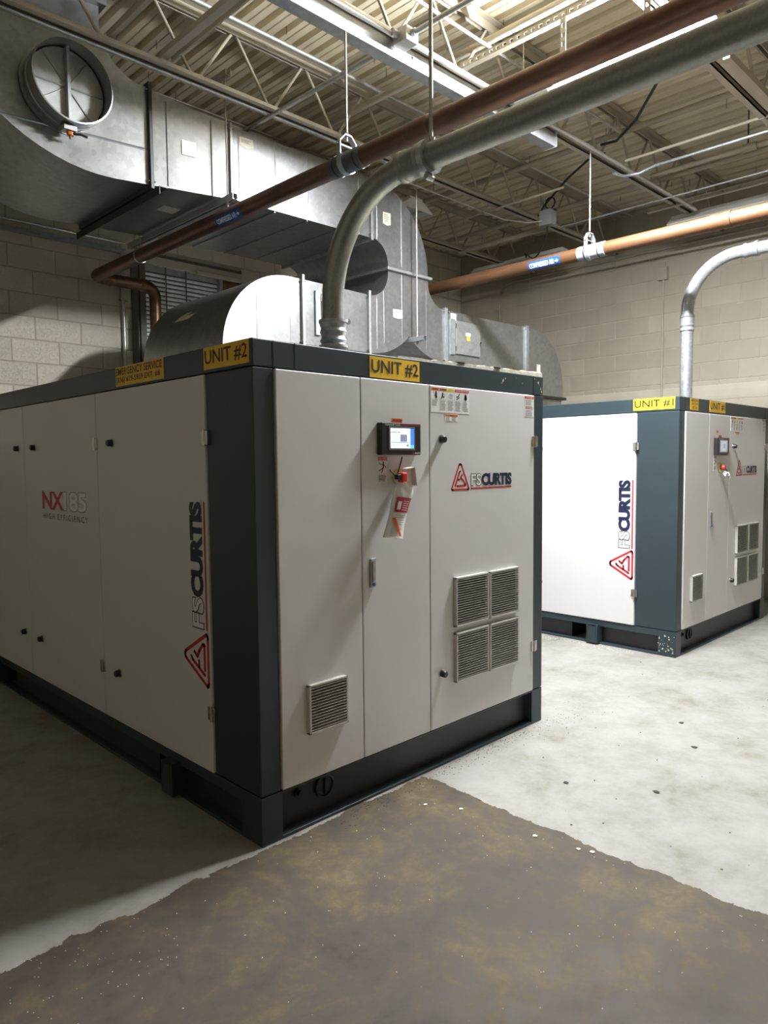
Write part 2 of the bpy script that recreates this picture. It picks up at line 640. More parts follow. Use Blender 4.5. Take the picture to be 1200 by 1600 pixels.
for i in range(len(prof) - 1):
    (a, b), (c, e) = prof[i], prof[i + 1]
    sl.add([(1.86, a, b), (2.70, a, b), (2.70, c, e), (1.86, c, e)], [(0, 1, 2, 3)], True)
slat0 = sl.build('slat', 'shutter', shut)
zz = 3.40
slat0.location = (0, YB + 0.03, zz)
while zz > 1.9:
    zz -= slat_p
    part_copy(slat0, shut, (0, YB + 0.03, zz))
low = MB()
while zz > 0.03:
    zz -= slat_p
    low.box(1.86, 2.70, YB + 0.018, YB + 0.03, zz, zz + 0.036)
stuff(low.build('slats', 'shutter', shut))
MB().box(1.86, 2.70, YB + 0.035, YB + 0.045, 0, 3.5).build('backing_sheet', 'gap', shut)
for xx in (2.085, 2.31):
    MB().cyl((xx, YB - 0.02, 1.9), (xx, YB - 0.02, 3.62), 0.006, 8).build('guide_bar', 'jamb', shut)

# wall-mounted strut and conduits on the back wall
t = thing('wall_strut', 'galvanized strut channel running level along the block wall under the big duct', 'strut', (0, 0, 0))
MB().box(-1.6, 1.66, YB - 0.045, YB - 0.006, 3.545, 3.555).box(-1.6, 1.66, YB - 0.045, YB - 0.006, 3.585, 3.595).box(-1.6, 1.66, YB - 0.014, YB - 0.006, 3.555, 3.585).build('channel', 'strut', t)
MB().cyl((-1.6, YB - 0.03, 3.645), (1.66, YB - 0.03, 3.645), 0.012, 8).build('conduit_line', 'conduit', t)
t = thing('wall_conduit', 'thin steel conduit standing upright on the block wall beside the shutter', 'conduit')
MB().cyl((1.625, YB - 0.03, 0), (1.625, YB - 0.03, 3.545), 0.019, 12).build('tube', 'conduit', t)
for z in (0.8, 2.0, 3.1):
    MB().box(1.59, 1.66, YB - 0.053, YB - 0.005, z, z + 0.02).build('clip', 'strut', t)

# ------------------------------------------------------------------ ceiling deck
pitch, lowf, slope, hi = 0.1578, 0.104, 0.010, 0.038
prof = []
x = XL
while x < XR:
    prof += [(x, ZD), (x + 0.040, ZD), (x + 0.046, ZD + 0.006), (x + 0.052, ZD), (x + lowf, ZD), (x + lowf + slope, ZD + hi), (x + pitch - slope, ZD + hi)]
    x += pitch
prof = [p for p in prof if p[0] < XR] + [(XR, ZD)]
v = [(a, YF, b) for a, b in prof] + [(a, YB, b) for a, b in prof]
n = len(prof)
dk = MB().add(v, [(i, i + 1, n + i + 1, n + i) for i in range(n - 1)])
dk.box(XL - 0.2, XR + 0.2, YF - 0.2, YB + 0.2, ZD + 0.10, ZD + 0.2)
ceiling = struct(dk.build('ceiling', 'deck', fix=False))
sc_ = MB()
for i in range(150):
    xx, yy = random.uniform(0.0, 6.6), random.uniform(-1.6, 4.2)
    if any(abs(yy - j) < 0.08 for j in JOISTS):
        continue
    l_ = random.uniform(0.03, 0.075)
    sc_.tube([(xx, yy, ZD - l_), (xx, yy, ZD + 0.01)], 0.0022, 5)
stuff(sc_.build('screw_tips', 'cable', ceiling))

# ------------------------------------------------------------------ roof joists
ZBOT, ZTOP = 4.02, 4.49
J0, J1 = XL + 0.05, XR - 0.02
WP = 0.606
web_v = None
jl = ['beige open-web roof joist deepest in the room, nearest the block back wall',
      'beige open-web roof joist passing just in front of the round damper collar',
      'beige open-web roof joist with the bright galvanized channel alongside',
      'beige open-web roof joist seen at the upper right edge']
for ji, yj in enumerate(JOISTS):
    j = thing('roof_joist', jl[ji], 'joist', (0, yj, 0), 'open-web roof joists')

    def chord(za, zb, flip):
        m = MB()
        for s in (-1, 1):
            m.box(J0, J1, s * 0.012, s * 0.020, za, zb)
            zz0, zz1 = (za, za + 0.008) if flip else (zb - 0.008, zb)
            m.box(J0, J1, s * 0.012, s * 0.062, zz0, zz1)
        return m
    chord(ZTOP - 0.062, ZTOP, False).build('top_chord', 'joist', j)
    chord(ZBOT, ZBOT + 0.05, True).build('bottom_chord', 'joist', j)
    x = 1.615 - WP * 11
    if web_v is None:
        h = ZTOP - 0.04 - (ZBOT + 0.03)
        web_v = MB().tube([(0, 0, 0), (WP / 2 - 0.03, 0, h)], 0.011, 8).build('web_bar', 'joist', None)
        web_w = MB().tube([(0, 0, h), (WP / 2 - 0.03, 0, 0)], 0.011, 8).build('web_bar', 'joist', None)
        first = True
    while x < J1 - WP:
        if x > J0:
            if first:
                web_v.parent = j; web_v.location = (x + 0.02, 0, ZBOT + 0.03)
                web_w.parent = j; web_w.location = (x + WP / 2 + 0.01, 0, ZBOT + 0.03)
                first = False
            else:
                part_copy(web_v, j, (x + 0.02, 0, ZBOT + 0.03))
                part_copy(web_w, j, (x + WP / 2 + 0.01, 0, ZBOT + 0.03))
        x += WP


def line_thing(name, label, cat, pts, r, mat, n=10, group=None):
    o = MB().tube(pts, r, n).build(name, mat)
    return tag(o, label, cat, group)


# bridging, pipes and conduits between the joists
tag(MB().box(0.745, 0.793, 0.74, 2.00, 4.072, 4.078).box(0.745, 0.751, 0.74, 2.00, 4.078, 4.11).box(0.82, 0.832, 0.74, 2.00, 4.072, 4.10).build('bridging_channel', 'joist'),
    'wide flat beige bridging channel between two joists above the duct elbow', 'channel')
tag(MB().box(0.42, 0.45, 0.78, 2.04, 4.072, 4.077).box(0.42, 0.425, 0.78, 2.04, 4.077, 4.107).build('bridging_angle', 'joist'),
    'thin beige bridging angle near the vertical duct at upper left', 'bridging')
line_thing('electrical_conduit', 'steel conduit running from the junction box back over the copper pipe', 'conduit', [(1.59, 0.72, 3.985), (1.59, 2.0, 3.985), (1.59, 3.2, 3.985)], 0.015, 'conduit')
line_thing('electrical_conduit', 'steel conduit running forward from the junction box over the long copper pipe', 'conduit', [(1.59, 0.62, 3.985), (1.59, -3.0, 3.985)], 0.015, 'conduit')
line_thing('sprinkler_pipe', 'beige pipe hung high under the deck behind the long slotted angle', 'pipe', [(2.38, -4.0, 4.27), (2.38, 4.4, 4.27)], 0.026, 'joist', 14)
line_thing('electrical_conduit', 'steel conduit clipped along the joist with the bright channel, through the junction box', 'conduit', [(-3, 0.715, 3.985), (1.53, 0.715, 3.985)], 0.016, 'conduit')
line_thing('electrical_conduit', 'steel conduit leaving the junction box to the right under the joist', 'conduit', [(1.65, 0.695, 3.985), (5.75, 0.695, 3.985)], 0.016, 'conduit')
line_thing('electrical_conduit', 'steel conduit strapped under the deck beside the top chord at upper left', 'conduit', [(-3, 1.83, 4.405), (6.7, 1.83, 4.405)], 0.016, 'conduit')
line_thing('electrical_conduit', 'shiny steel conduit hung just below the joist that crosses the round collar', 'conduit', [(-3, 2.03, 4.006), (3.2, 2.03, 4.006)], 0.010, 'pipe_bright')
line_thing('electrical_conduit', 'steel conduit near the deck crossing behind the slotted angle', 'conduit', [(-1, 0.70, 4.25), (4.2, 0.70, 4.25)], 0.012, 'conduit')
jb = thing('junction_box', 'small grey conduit junction box on the joist near the bright channel', 'junction box', (1.59, 0.685, 3.94))
MB().box(-0.05, 0.05, -0.055, 0.055, 0, 0.08).build('body', 'conduit', jb, bevel=0.004)
for dx, dy in ((-0.06, 0.015), (0.06, 0.015)):
    MB().cyl((dx * 0.8, dy, 0.045), (dx * 1.6, dy, 0.045), 0.022, 10).build('connector', 'pipe_bright', jb)
for dy in (-0.07, 0.07):
    MB().cyl((0, dy * 0.75, 0.045), (0, dy * 1.15, 0.045), 0.022, 10).build('connector', 'pipe_bright', jb)
# bright galvanized channel along the third joist
t = thing('support_channel', 'bright galvanized channel under the joist, from which the copper pipe hangs', 'channel')
MB().box(-2.0, 3.33, 0.775, 0.785, 3.905, 4.00).box(-2.0, 3.33, 0.785, 0.86, 3.905, 3.915).box(-2.0, 3.33, 0.85, 0.86, 3.915, 3.94).build('channel', 'strut', t)
MB().box(3.335, 3.34, 0.76, 0.86, 3.90, 4.09).build('end_plate', 'strut', t)
for xx in (-0.4, 0.55, 1.75, 2.6):
    MB().cyl((xx, 0.7745, 3.96), (xx, 0.766, 3.96), 0.009, 10).build('bolt', 'rod', t)
# slotted angle carrying the lit lamp
t = thing('slotted_angle', 'long slotted steel angle running over the copper pipe towards the lit lamp', 'angle')


def slotted(mb, fr, ln_, w):
    """flat strip with real oval slots: two edges and the webs between slots"""
    p = 0.05
    mb.prism([(0, 0), (ln_, 0), (ln_, w * 0.3), (0, w * 0.3)], fr, 0, 0.003)
    mb.prism([(0, w * 0.7), (ln_, w * 0.7), (ln_, w), (0, w)], fr, 0, 0.003)
    k = 0.0
    while k < ln_:
        e = min(ln_, k + p * 0.55)
        mb.prism([(k, w * 0.3), (e, w * 0.3), (e, w * 0.7), (k, w * 0.7)], fr, 0, 0.003)
        k += p
    return mb


slotted(MB(), lambda u, v, d=0: (2.10 - d, 0.69 - u, 3.99 + v), 3.3, 0.038).box(2.10, 2.138, -2.61, 0.69, 3.99, 3.993).build('angle', 'joist', t)
for yy in (-0.03, -0.52):
    slotted(MB(), lambda u, v, d=0: (2.097 - d, yy - v, 3.76 + u), 0.265, 0.036).build('drop_strip', 'joist', t)
# things further back on the right
line_thing('tie_rod', 'thin beige tie rod below the joists at centre right', 'rod', [(4.36, 3.2, 4.0), (4.33, 1.3, 4.0)], 0.011, 'joist', 8)
line_thing('sprinkler_pipe', 'beige pipe under the joists behind the copper pipe with two blue labels', 'pipe', [(5.27, 3.6, 4.18), (5.27, -2.5, 4.18)], 0.024, 'joist', 12)
tag(MB().box(5.26, 5.30, 2.1, 3.3, 4.0, 4.005).box(5.26, 5.265, 2.1, 3.3, 4.005, 4.04).build('bridging_angle', 'joist'), 'short beige bridging angle behind the grey junction box', 'bridging')
line_thing('sprinkler_pipe', 'beige pipe tight under the deck at upper right', 'pipe', [(4.45, 4.3, 4.36), (4.45, -4.0, 4.36)], 0.026, 'joist', 12)
t = thing('sprinkler_pipe', 'beige branch pipe with a threaded tee and ring hanger at right', 'pipe')
MB().tube([(4.95, 0.78, 4.11), (4.95, -3.5, 4.11)], 0.022, 12).build('pipe', 'joist', t)
MB().tube([(4.95, -0.02, 4.11), (4.95, -0.13, 4.11)], 0.034, 12).build('tee', 'joist', t)
MB().cyl((4.95, -0.06, 4.14), (4.95, -0.06, 4.49), 0.006, 8).build('hanger_rod', 'cable', t)
line_thing('electrical_conduit', 'pale conduit bending off the joist, lower of two side by side at right', 'conduit', [(4.22, 0.76, 3.940), (4.34, 0.735, 3.940), (4.42, 0.64, 3.955), (4.42, 0.50, 3.98), (4.42, -3.5, 3.98)], 0.013, 'pipe_bright')
line_thing('electrical_conduit', 'beige conduit beside the pale bent one at right', 'conduit', [(4.27, 0.68, 4.03), (4.27, -3.5, 4.03)], 0.013, 'joist')
line_thing('electrical_conduit', 'thin pale conduit crossing low above the far copper pipe', 'conduit', [(5.02, 1.75, 3.90), (4.99, -3.0, 3.90)], 0.008, 'pipe_bright', 8)
line_thing('electrical_conduit', 'thin wire-like conduit sloping along the joist to the grey box', 'conduit', [(3.05, 2.02, 3.90), (4.4, 2.02, 3.90), (4.62, 1.90, 3.89), (4.72, 1.78, 3.90)], 0.006, 'conduit', 8)
tag(slotted(MB(), lambda u, v, d=0: (5.55 - d, 1.1 - u, 4.0 + v), 3.2, 0.038).box(5.55, 5.59, -2.1, 1.1, 4.0, 4.003).build('slotted_angle', 'joist'), 'slotted beige angle under the joists at the right edge', 'angle')
# a strut in front of the joist at upper right
t = thing('strut_pair', 'pair of beige strut channels meeting the steel pipe at upper right', 'strut')
MB().box(3.05, 5.6, -0.60, -0.56, 3.918, 3.962).build('channel', 'joist', t)
slotted(MB(), lambda u, v, d=0: (3.10 - d, 0.05 - u, 3.955 + v), 1.6, 0.04).build('slotted_strip', 'joist', t)
# grey box with cables
t = thing('cable_box', 'grey electrical box with looped black cables below the joist', 'electrical box', (4.78, 1.76, 3.86))
MB().box(-0.05, 0.05, -0.07, 0.07, 0, 0.15).build('body', 'lock_box', t, bevel=0.005)
lp = [(0.0, -0.02, 0.15)]
for k in range(15):
    a = 2 * PI * k / 14 - PI / 2
    lp.append((0.01 + 0.004 * k / 14, -0.02 - 0.055 * math.cos(a) * (1 if k else 1), 0.22 + 0.055 * math.sin(a)))
lp.append((0.0, -0.10, 0.13))
MB().tube(lp, 0.007, 8).build('cable_loop', 'cable', t)
c_ = [(0, 0.0, 0.03), (0.02, 0.02, -0.06), (0.08, 0.10, -0.14), (0.20, 0.24, -0.19), (0.36, 0.40, -0.17), (0.52, 0.56, -0.09), (0.62, 0.66, -0.02), (0.66, 0.70, -0.04), (0.70, 0.74, 0.02)]
MB().tube(c_, 0.008, 8).build('drop_cable', 'cable', t)
# loose black cables
line_thing('black_cable', 'black flexible cable hanging in a curve below the deck at upper right', 'cable',
           [(3.35, -0.28, 4.49), (3.45, -0.10, 4.35), (3.60, 0.12, 4.20), (3.78, 0.35, 4.10), (3.92, 0.58, 4.06), (3.93, 0.72, 4.075)], 0.011, 'cable', 8)
line_thing('black_cable', 'black cable rising from the grey box towards the joist', 'cable',
           [(4.92, 1.96, 4.04), (4.82, 1.82, 4.09), (4.55, 1.40, 4.16), (4.35, 1.05, 4.19), (4.25, 0.86, 4.14)], 0.010, 'cable', 8)


# ------------------------------------------------------------------ light fixtures
def fixture(label, x0, x1, y0, y1, z, lit=None, group='hanging lamp fixtures'):
    t = thing('lamp_fixture', label, 'lamp', ((x0 + x1) / 2, (y0 + y1) / 2, z), group)
    w, l = (x1 - x0) / 2, (y1 - y0) / 2
    o = MB()
    pr = [(-w, 0.0), (-w, 0.012), (-w * 0.45, 0.075), (w * 0.45, 0.075), (w, 0.012), (w, 0.0), (w - 0.006, 0.0), (w - 0.006, 0.009), (w * 0.43, 0.068), (-w * 0.43, 0.068), (-w + 0.006, 0.009), (-w + 0.006, 0.0)]
    o.prism(pr, lambda u, v, d=0: (u, d, v), -l, l)
    o.build('reflector', 'fixture', t)
    for s in (-1, 1):
        e = MB()
        e.prism([(-w, 0.0), (-w, 0.014), (-w * 0.45, 0.085), (w * 0.45, 0.085), (w, 0.014), (w, 0.0)], lambda u, v, d=0: (u, d, v), s * l - 0.004, s * l + 0.004)
        e.build('end_cap', 'fixture', t)
    MB().box(-w * 0.4, w * 0.4, -l, l, 0.076, 0.115).build('ballast_cover', 'fixture', t, bevel=0.004)
    cy = (y0 + y1) / 2
    for xx in (-w * 0.55, w * 0.55):
        if lit:
            MB().cyl((xx, lit[0] - cy, 0.010), (xx, lit[1] - cy, 0.010), 0.016, 14).build('lit_tube', 'lamp_lit', t)
            if lit[1] + 0.05 < y1:
                MB().cyl((xx, lit[1] - cy + 0.04, 0.010), (xx, l - 0.02, 0.010), 0.016, 14).build('dark_tube', 'tube_off', t)
            MB().cyl((xx, lit[1] - cy, 0.010), (xx, lit[1] - cy + 0.04, 0.010), 0.018, 12).build('tube_socket', 'white', t)
        else:
            MB().cyl((xx, -l + 0.02, 0.018), (xx, l - 0.02, 0.018), 0.014, 12).build('dark_tube', 'tube_off', t)
    for s in (-1, 1):
        MB().cyl((0, s * (l - 0.1), 0.115), (0, s * (l - 0.1), (4.49 if z < 3.85 else 4.5) - z), 0.003, 6).build('hanger_wire', 'rod', t)
    return t


def strip_lamp(label, x, z, y0, y1, lit):
    """narrow batten with a glowing wraparound lens on its near half and an unlit lens behind"""
    t = thing('lamp_fixture', label, 'lamp', (x, 0, z), 'hanging lamp fixtures')
    MB().prism([(-0.065, 0.0), (0.065, 0.0), (0.05, 0.05), (-0.05, 0.05)], lambda u, v, d=0: (u, d, v), y0, y1).build('batten', 'fixture', t, bevel=0.003)
    MB().prism([(0.062, 0.0), (0.075, 0.004), (0.20, -0.062), (0.198, -0.066)], lambda u, v, d=0: (u, d, v), y0, y1).build('uplight_blocker', 'fixture', t)  # added plate, keeps the lamp's uplight off the deck on its right
    lens = [(-0.06, -0.002), (-0.066, -0.03), (-0.055, -0.07), (-0.02, -0.085), (0.02, -0.085), (0.055, -0.07), (0.066, -0.03), (0.06, -0.002)]
    MB().prism(lens, lambda u, v, d=0: (u, d, v), lit[0], lit[1]).build('lit_lens', 'lamp_lit', t)
    MB().prism(lens, lambda u, v, d=0: (u, d, v), lit[1] + 0.05, y1 - 0.02).build('dark_lens', 'tube_off', t)
    MB().box(-0.06, 0.06, lit[1] + 0.006, lit[1] + 0.044, -0.07, -0.002).build('lens_divider', 'fixture', t, bevel=0.003)
    for yy in (y0 + 0.06, y1 - 0.06):
        MB().cyl((0, yy, 0.05), (0, yy, 4.49 - z), 0.004, 6).build('hanger_wire', 'rod', t)
    return t


strip_lamp('lit white strip lamp glowing in the gap between the copper and the steel pipe', 2.66, 4.005, -0.64, 0.66, (-0.57, 0.33))
fixture('unlit white lamp fixture peeking out beside the curved duct', 3.42, 3.86, 2.48, 3.70, 3.93)
fixture('unlit grey lamp fixture behind the copper pipe with the blue label', 5.93, 6.26, 2.36, 3.68, 3.92)
fixture('unlit lamp fixture above the far copper pipe at the right edge', 5.84, 6.17, -0.32, 1.02, 3.92)


# ------------------------------------------------------------------ compressor units
def emblem(mb, fr, u0, v0, w, h, d, sw):
    """red rounded triangle with the angular letters inside"""
    def P(x, y):
        return (u0 + x * w, v0 + y * h)
    tri = []
    for (cx, cy, a0, a1) in ((0.09, 0.10, 205, 270), (0.91, 0.10, 270, 335), (0.5, 0.93, 25, 155)):
        rx, ry = 0.075, 0.085
        if cy > 0.5:
            ry = 0.055
        for k in range(6):
            a = math.radians(a0 + (a1 - a0) * k / 5)
            tri.append(P(cx + rx * math.cos(a), cy + ry * math.sin(a)))
    mb.stroke(tri, sw, fr, d, True)
    mb.stroke([P(0.22, 0.17), P(0.44, 0.66), P(0.50, 0.72)], sw, fr, d)
    mb.stroke([P(0.34, 0.40), P(0.45, 0.40)], sw, fr, d)
    mb.stroke([P(0.60, 0.58), P(0.52, 0.46), P(0.64, 0.38), P(0.78, 0.22), P(0.77, 0.16), P(0.31, 0.16)], sw, fr, d)
    return mb


def brand(root, door_parent, fr, tri, txt, d, sw):
    """tri=(u0,v0,w,h), txt=(u0,u1,v0,v1)"""
    emblem(MB(), fr, *tri, d, sw).build('emblem', 'red', door_parent, fix=False)
    u0, u1, v0, v1 = txt
    fs = u0 + (u1 - u0) * 0.255
    add_text(MB(), 'FS', u0, fs, v0, v1, fr, d, 0.045, 0.95).build('lettering_outline', 'ink', door_parent, fix=False)
    k = (v1 - v0) * 0.05
    add_text(MB(), 'FS', u0 + k, fs - k, v0 + k, v1 - k, fr, d + 0.0008, 0.018, 0.99).build('lettering', 'white', door_parent, fix=False)
    add_text(MB(), 'CURTIS', fs - k * 0.6, u1, v0, v1, fr, d + 0.0012, 0.055, 0.93).build('lettering', 'navy', door_parent, fix=False)
    g = (v1 - v0)
    MB().rect(u0, u1, v0 - g * 0.24, v0 - g * 0.12, fr, d).build('underline', 'red', door_parent, fix=False)


def sticker(parent, fr, box, lines, mat, ink, d=0.0015, name='sign'):
    """coloured plate with lettering; lines = [(text, u0, u1, v0, v1)] as fractions"""
    u0, u1, v0, v1 = box
    pl = MB().prism([(u0, v0), (u1, v0), (u1, v1), (u0, v1)], fr, 0.0, d).build(name, mat, parent)
    mb = MB()
    for (tx, a, b, c, e) in lines:
        add_text(mb, tx, u0 + (u1 - u0) * a, u0 + (u1 - u0) * b, v0 + (v1 - v0) * c, v0 + (v1 - v0) * e, fr, d + 0.0012, 0.012)
    if lines:
        mb.build('lettering', ink, pl, fix=False)
    return pl


def text_bars(mb, u0, u1, v0, v1, rows, fr, d):
    h = (v1 - v0) / rows
    for k in range(rows):
        mb.rect(u0, u0 + (u1 - u0) * random.uniform(0.7, 1.0), v0 + h * k + h * 0.28, v0 + h * k + h * 0.72, fr, d)
    return mb


W, L, H = 1.988, 3.862, 2.0
ZR, ZB = 1.8956, 0.2028
XP = (0.0987, 0.5511, 0.9996, 1.889)          # joints of the front panels
YP = (0.3353, 1.3961, 2.4616, 3.527)          # joints of the side doors
DP = 0.008                                    # panels stand this proud


def compressor(label, cat, ox, unit):
    root = thing('air_compressor', label, cat, (ox, 0, 0), 'air compressor cabinets')
    ff, sf, uf = front_frame(), side_frame(), side_up_frame()
    B = 0.004
    # --- inner carcass (seen only as dark joints)
    MB().box(0.03, W - 0.03, 0.03, L - 0.03, ZB + 0.01, H - 0.012).build('carcass', 'gap', root)
    # --- base skid
    b = MB()
    for (x0, x1) in ((0, 0.102), (W - 0.102, W)):
        for (y0, y1) in ((0, 0.14), (L - 0.14, L)):
            b.box(x0, x1, y0, y1, 0, ZB - 0.003)
    for (y0, y1) in ((0, 0.06), (L - 0.06, L)):
        b.box(0.102, W - 0.102, y0, y1, ZB - 0.012, ZB - 0.003)
        b.box(0.102, W - 0.102, y0, y1, 0, 0.014)
    for (x0, x1) in ((0, 0.06), (W - 0.06, W)):
        b.box(x0, x1, 0.14, L - 0.14, 0.150, ZB - 0.003)
        b.box(x0, x1, 0.14, L - 0.14, 0, 0.014)
    base = b.build('base_frame', 'charcoal', root, bevel=0.003)
    MB().box(0.10, W - 0.10, 0.05, 0.058, 0.012, ZB - 0.01).build('front_web', 'base_dark', root)
    MB().box(0.10, W - 0.10, L - 0.058, L - 0.05, 0.012, ZB - 0.01).build('back_web', 'base_dark', root)
    for sx, (x0, x1) in enumerate(((0.045, 0.053), (W - 0.053, W - 0.045))):
        for (y0, y1) in ((0.14, 0.735), (0.92, L - 0.92), (L - 0.735, L - 0.14)):
            MB().box(x0, x1, y0, y1, 0.012, 0.155).build('side_web', 'base_dark', root)
    for (y0, y1) in ((0.735, 0.92), (L - 0.92, L - 0.735)):
        m = MB()
        m.box(0.05, W - 0.05, y0 - 0.006, y0, 0.012, 0.155).box(0.05, W - 0.05, y1, y1 + 0.006, 0.012, 0.155).box(0.05, W - 0.05, y0, y1, 0.149, 0.155)
        m.build('fork_pocket', 'gap', root)
    for yy in (0.685, L - 0.685):
        m = MB()
        m.box(-0.045, 0.05, yy - 0.05, yy - 0.035, 0.012, 0.165).box(-0.045, 0.05, yy + 0.035, yy + 0.05, 0.012, 0.165).box(-0.045, -0.033, yy - 0.035, yy + 0.035, 0.012, 0.165).box(-0.045, 0.05, yy - 0.035, yy + 0.035, 0.152, 0.165)
        m.build('lifting_lug', 'charcoal', root, bevel=0.003)
    m = MB()
    m._lathe(Vector((0.36, 0.05, 0.125)), Vector((0, -1, 0)), [(0, 0.052), (0.012, 0.052), (0.014, 0.044), (0.006, 0.040), (0.006, 0.001)], 20)
    m.box(0.356, 0.364, 0.034, 0.046, 0.09, 0.16)
    m.build('drain_cap', 'black_plastic', root)
    m = MB()
    m._lathe(Vector((0.216, 0.05, 0.14)), Vector((0, -1, 0)), [(0, 0.02), (0.012, 0.02), (0.012, 0.012), (0.025, 0.012), (0.025, 0.001)], 14)
    m.build('drain_cap', 'black_plastic', root)
    # --- corner posts (L-shaped sheet columns)
    p = ZB + 0.002
    q = ZR - 0.003
    MB().prism([(0, 0), (XP[0] - 0.003, 0), (XP[0] - 0.003, 0.03), (0.03, 0.03), (0.03, YP[0] - 0.003), (0, YP[0] - 0.003)], lambda u, v, d=0: (u, v, d), p, q).build('corner_post', 'charcoal', root, bevel=B)
    MB().prism([(W, 0), (W, YP[0]), (W - 0.03, YP[0]), (W - 0.03, 0.03), (XP[3] + 0.003, 0.03), (XP[3] + 0.003, 0)], lambda u, v, d=0: (u, v, d), p, q).build('corner_post', 'charcoal', root, bevel=B)
    MB().prism([(0, YP[3] + 0.003), (0.03, YP[3] + 0.003), (0.03, L - 0.03), (0.1, L - 0.03), (0.1, L), (0, L)], lambda u, v, d=0: (u, v, d), p, q).build('corner_post', 'charcoal', root, bevel=B)
    MB().prism([(W, YP[3]), (W, L), (W - 0.1, L), (W - 0.1, L - 0.03), (W - 0.03, L - 0.03), (W - 0.03, YP[3])], lambda u, v, d=0: (u, v, d), p, q).build('corner_post', 'charcoal', root, bevel=B)
    # --- top rails
    MB().box(0.002, W - 0.002, -0.001, 0.05, ZR, H).build('top_rail', 'charcoal', root, bevel=B)
    MB().box(0.002, W - 0.002, L - 0.05, L, ZR, H).build('top_rail', 'charcoal', root, bevel=B)
    MB().box(-0.001, 0.05, 0.0, L, ZR, H).build('top_rail', 'charcoal', root, bevel=B)
    MB().box(W - 0.05, W, 0.0, L, ZR, H).build('top_rail', 'charcoal', root, bevel=B)
    MB().box(0.05, W - 0.05, 0.05, L - 0.05, H - 0.012, H - 0.002).build('roof_panel', 'charcoal', root)
    for xx in (XP[0], 0.205, XP[3]):
        MB().box(xx - 0.0015, xx + 0.0015, -0.0022, 0.0, ZR + 0.002, H - 0.002).build('rail_joint', 'gap', root)
    # --- back and far side sheets
    MB().box(0.1, W - 0.1, L - 0.02, L + DP, ZB, ZR - 0.004).build('back_panel', 'panel', root, bevel=B)
    MB().box(W - 0.02, W + DP, YP[0], YP[3], ZB, ZR - 0.004).build('far_side_panel', 'panel', root, bevel=B)
    # --- front panels
    g = 0.0025
    doors = []
    for i, nm in enumerate(('fixed_panel', 'control_door', 'vented_door')):
        doors.append(MB().box(XP[i] + g, XP[i + 1] - g, -DP, 0.02, ZB + 0.002, ZR - 0.005).build(nm, 'panel', root, bevel=B))
    sd = []
    for i in range(3):
        sd.append(MB().box(-DP, 0.02, YP[i] + g, YP[i + 1] - g, ZB + 0.002, ZR - 0.005).build('side_door', 'panel', root, bevel=B))
    fd, cd, vd = doors

    # --- vents
    def vent(x0, x1, z0, z1, n, door):
        m = MB()
        d = 0.022
        t_ = 0.010
        m.box(x0, x0 + t_, -DP - d, -DP, z0, z1).box(x1 - t_, x1, -DP - d, -DP, z0, z1)
        m.box(x0, x1, -DP - d, -DP, z1 - t_, z1).box(x0, x1, -DP - d, -DP, z0, z0 + t_)
        fr_ = m.build('vent_frame', 'louver', door, bevel=0.002)
        MB().box(x0 + t_, x1 - t_, -DP - 0.003, -DP - 0.0005, z0 + t_, z1 - t_).build('vent_filter', 'gap', fr_)
        s = MB()
        hz = (z1 - z0 - 2 * t_) / n
        for k in range(n):
            zz_ = z0 + t_ + hz * k
            s.box(x0 + t_, x1 - t_, -DP - d, -DP - 0.005, zz_ + hz * 0.42, zz_ + hz * 0.58)
        stuff(s.build('louver_slats', 'louver', fr_))
    vent(0.227, 0.441, 0.403, 0.611, 15, fd)
    vent(1.172, 1.441, 0.694, 0.945, 19, vd)
    vent(1.452, 1.714, 0.694, 0.945, 19, vd)
    vent(1.174, 1.441, 0.410, 0.664, 19, vd)
    vent(1.452, 1.714, 0.410, 0.664, 19, vd)

    # --- hinges and locks
    def hinge(fr, u, v, par):
        m = MB()
        m.prism([(u - 0.026, v - 0.029), (u - 0.007, v - 0.029), (u - 0.007, v + 0.029), (u - 0.026, v + 0.029)], fr, 0.0, DP + 0.007)
        m.prism([(u + 0.007, v - 0.029), (u + 0.026, v - 0.029), (u + 0.026, v + 0.029), (u + 0.007, v + 0.029)], fr, 0.0, DP + 0.007)
        m.tube([fr(u, v - 0.032, DP + 0.006), fr(u, v + 0.032, DP + 0.006)], 0.008, 10)
        return m.build('hinge', 'chrome', par, bevel=0.0015)

    def lock(fr, u, v, par):
        m = MB()
        o = Vector(fr(u, v, DP))
        ax = Vector(fr(u, v, DP + 1)) - o
        m._lathe(o, ax, [(0, 0.0175), (0.026, 0.0165), (0.030, 0.013), (0.030, 0.001)], 18)
        k = m.build('lock', 'black_plastic', par)
        m = MB()
        m._lathe(o, ax, [(0, 0.0225), (0.006, 0.0215), (0.006, 0.017)], 18)
        m.build('lock_ring', 'chrome', k)
    for z in (1.632, 0.466):
        hinge(ff, XP[3], z, vd)
        hinge(sf, -YP[0], z, sd[0])
        hinge(sf, -(YP[1] + 0.012), z, sd[1])
        hinge(sf, -YP[3], z, sd[2])
        lock(ff, 1.082, z if z > 1 else 0.475, vd)
        lock(sf, -1.207, z, sd[0])
        lock(sf, -2.270, z, sd[1])
        lock(sf, -2.556, z, sd[2])
    # --- handle
    hd = MB().prism([(0.594, 0.968), (0.625, 0.968), (0.625, 1.098), (0.594, 1.098)], ff, DP, DP + 0.012).build('door_handle', 'silver', cd, bevel=0.003)
    MB().prism([(0.601, 0.995), (0.618, 0.995), (0.618, 1.088), (0.601, 1.088)], ff, DP + 0.012, DP + 0.018).build('handle_grip', 'chrome', hd, bevel=0.002)
    m = MB()
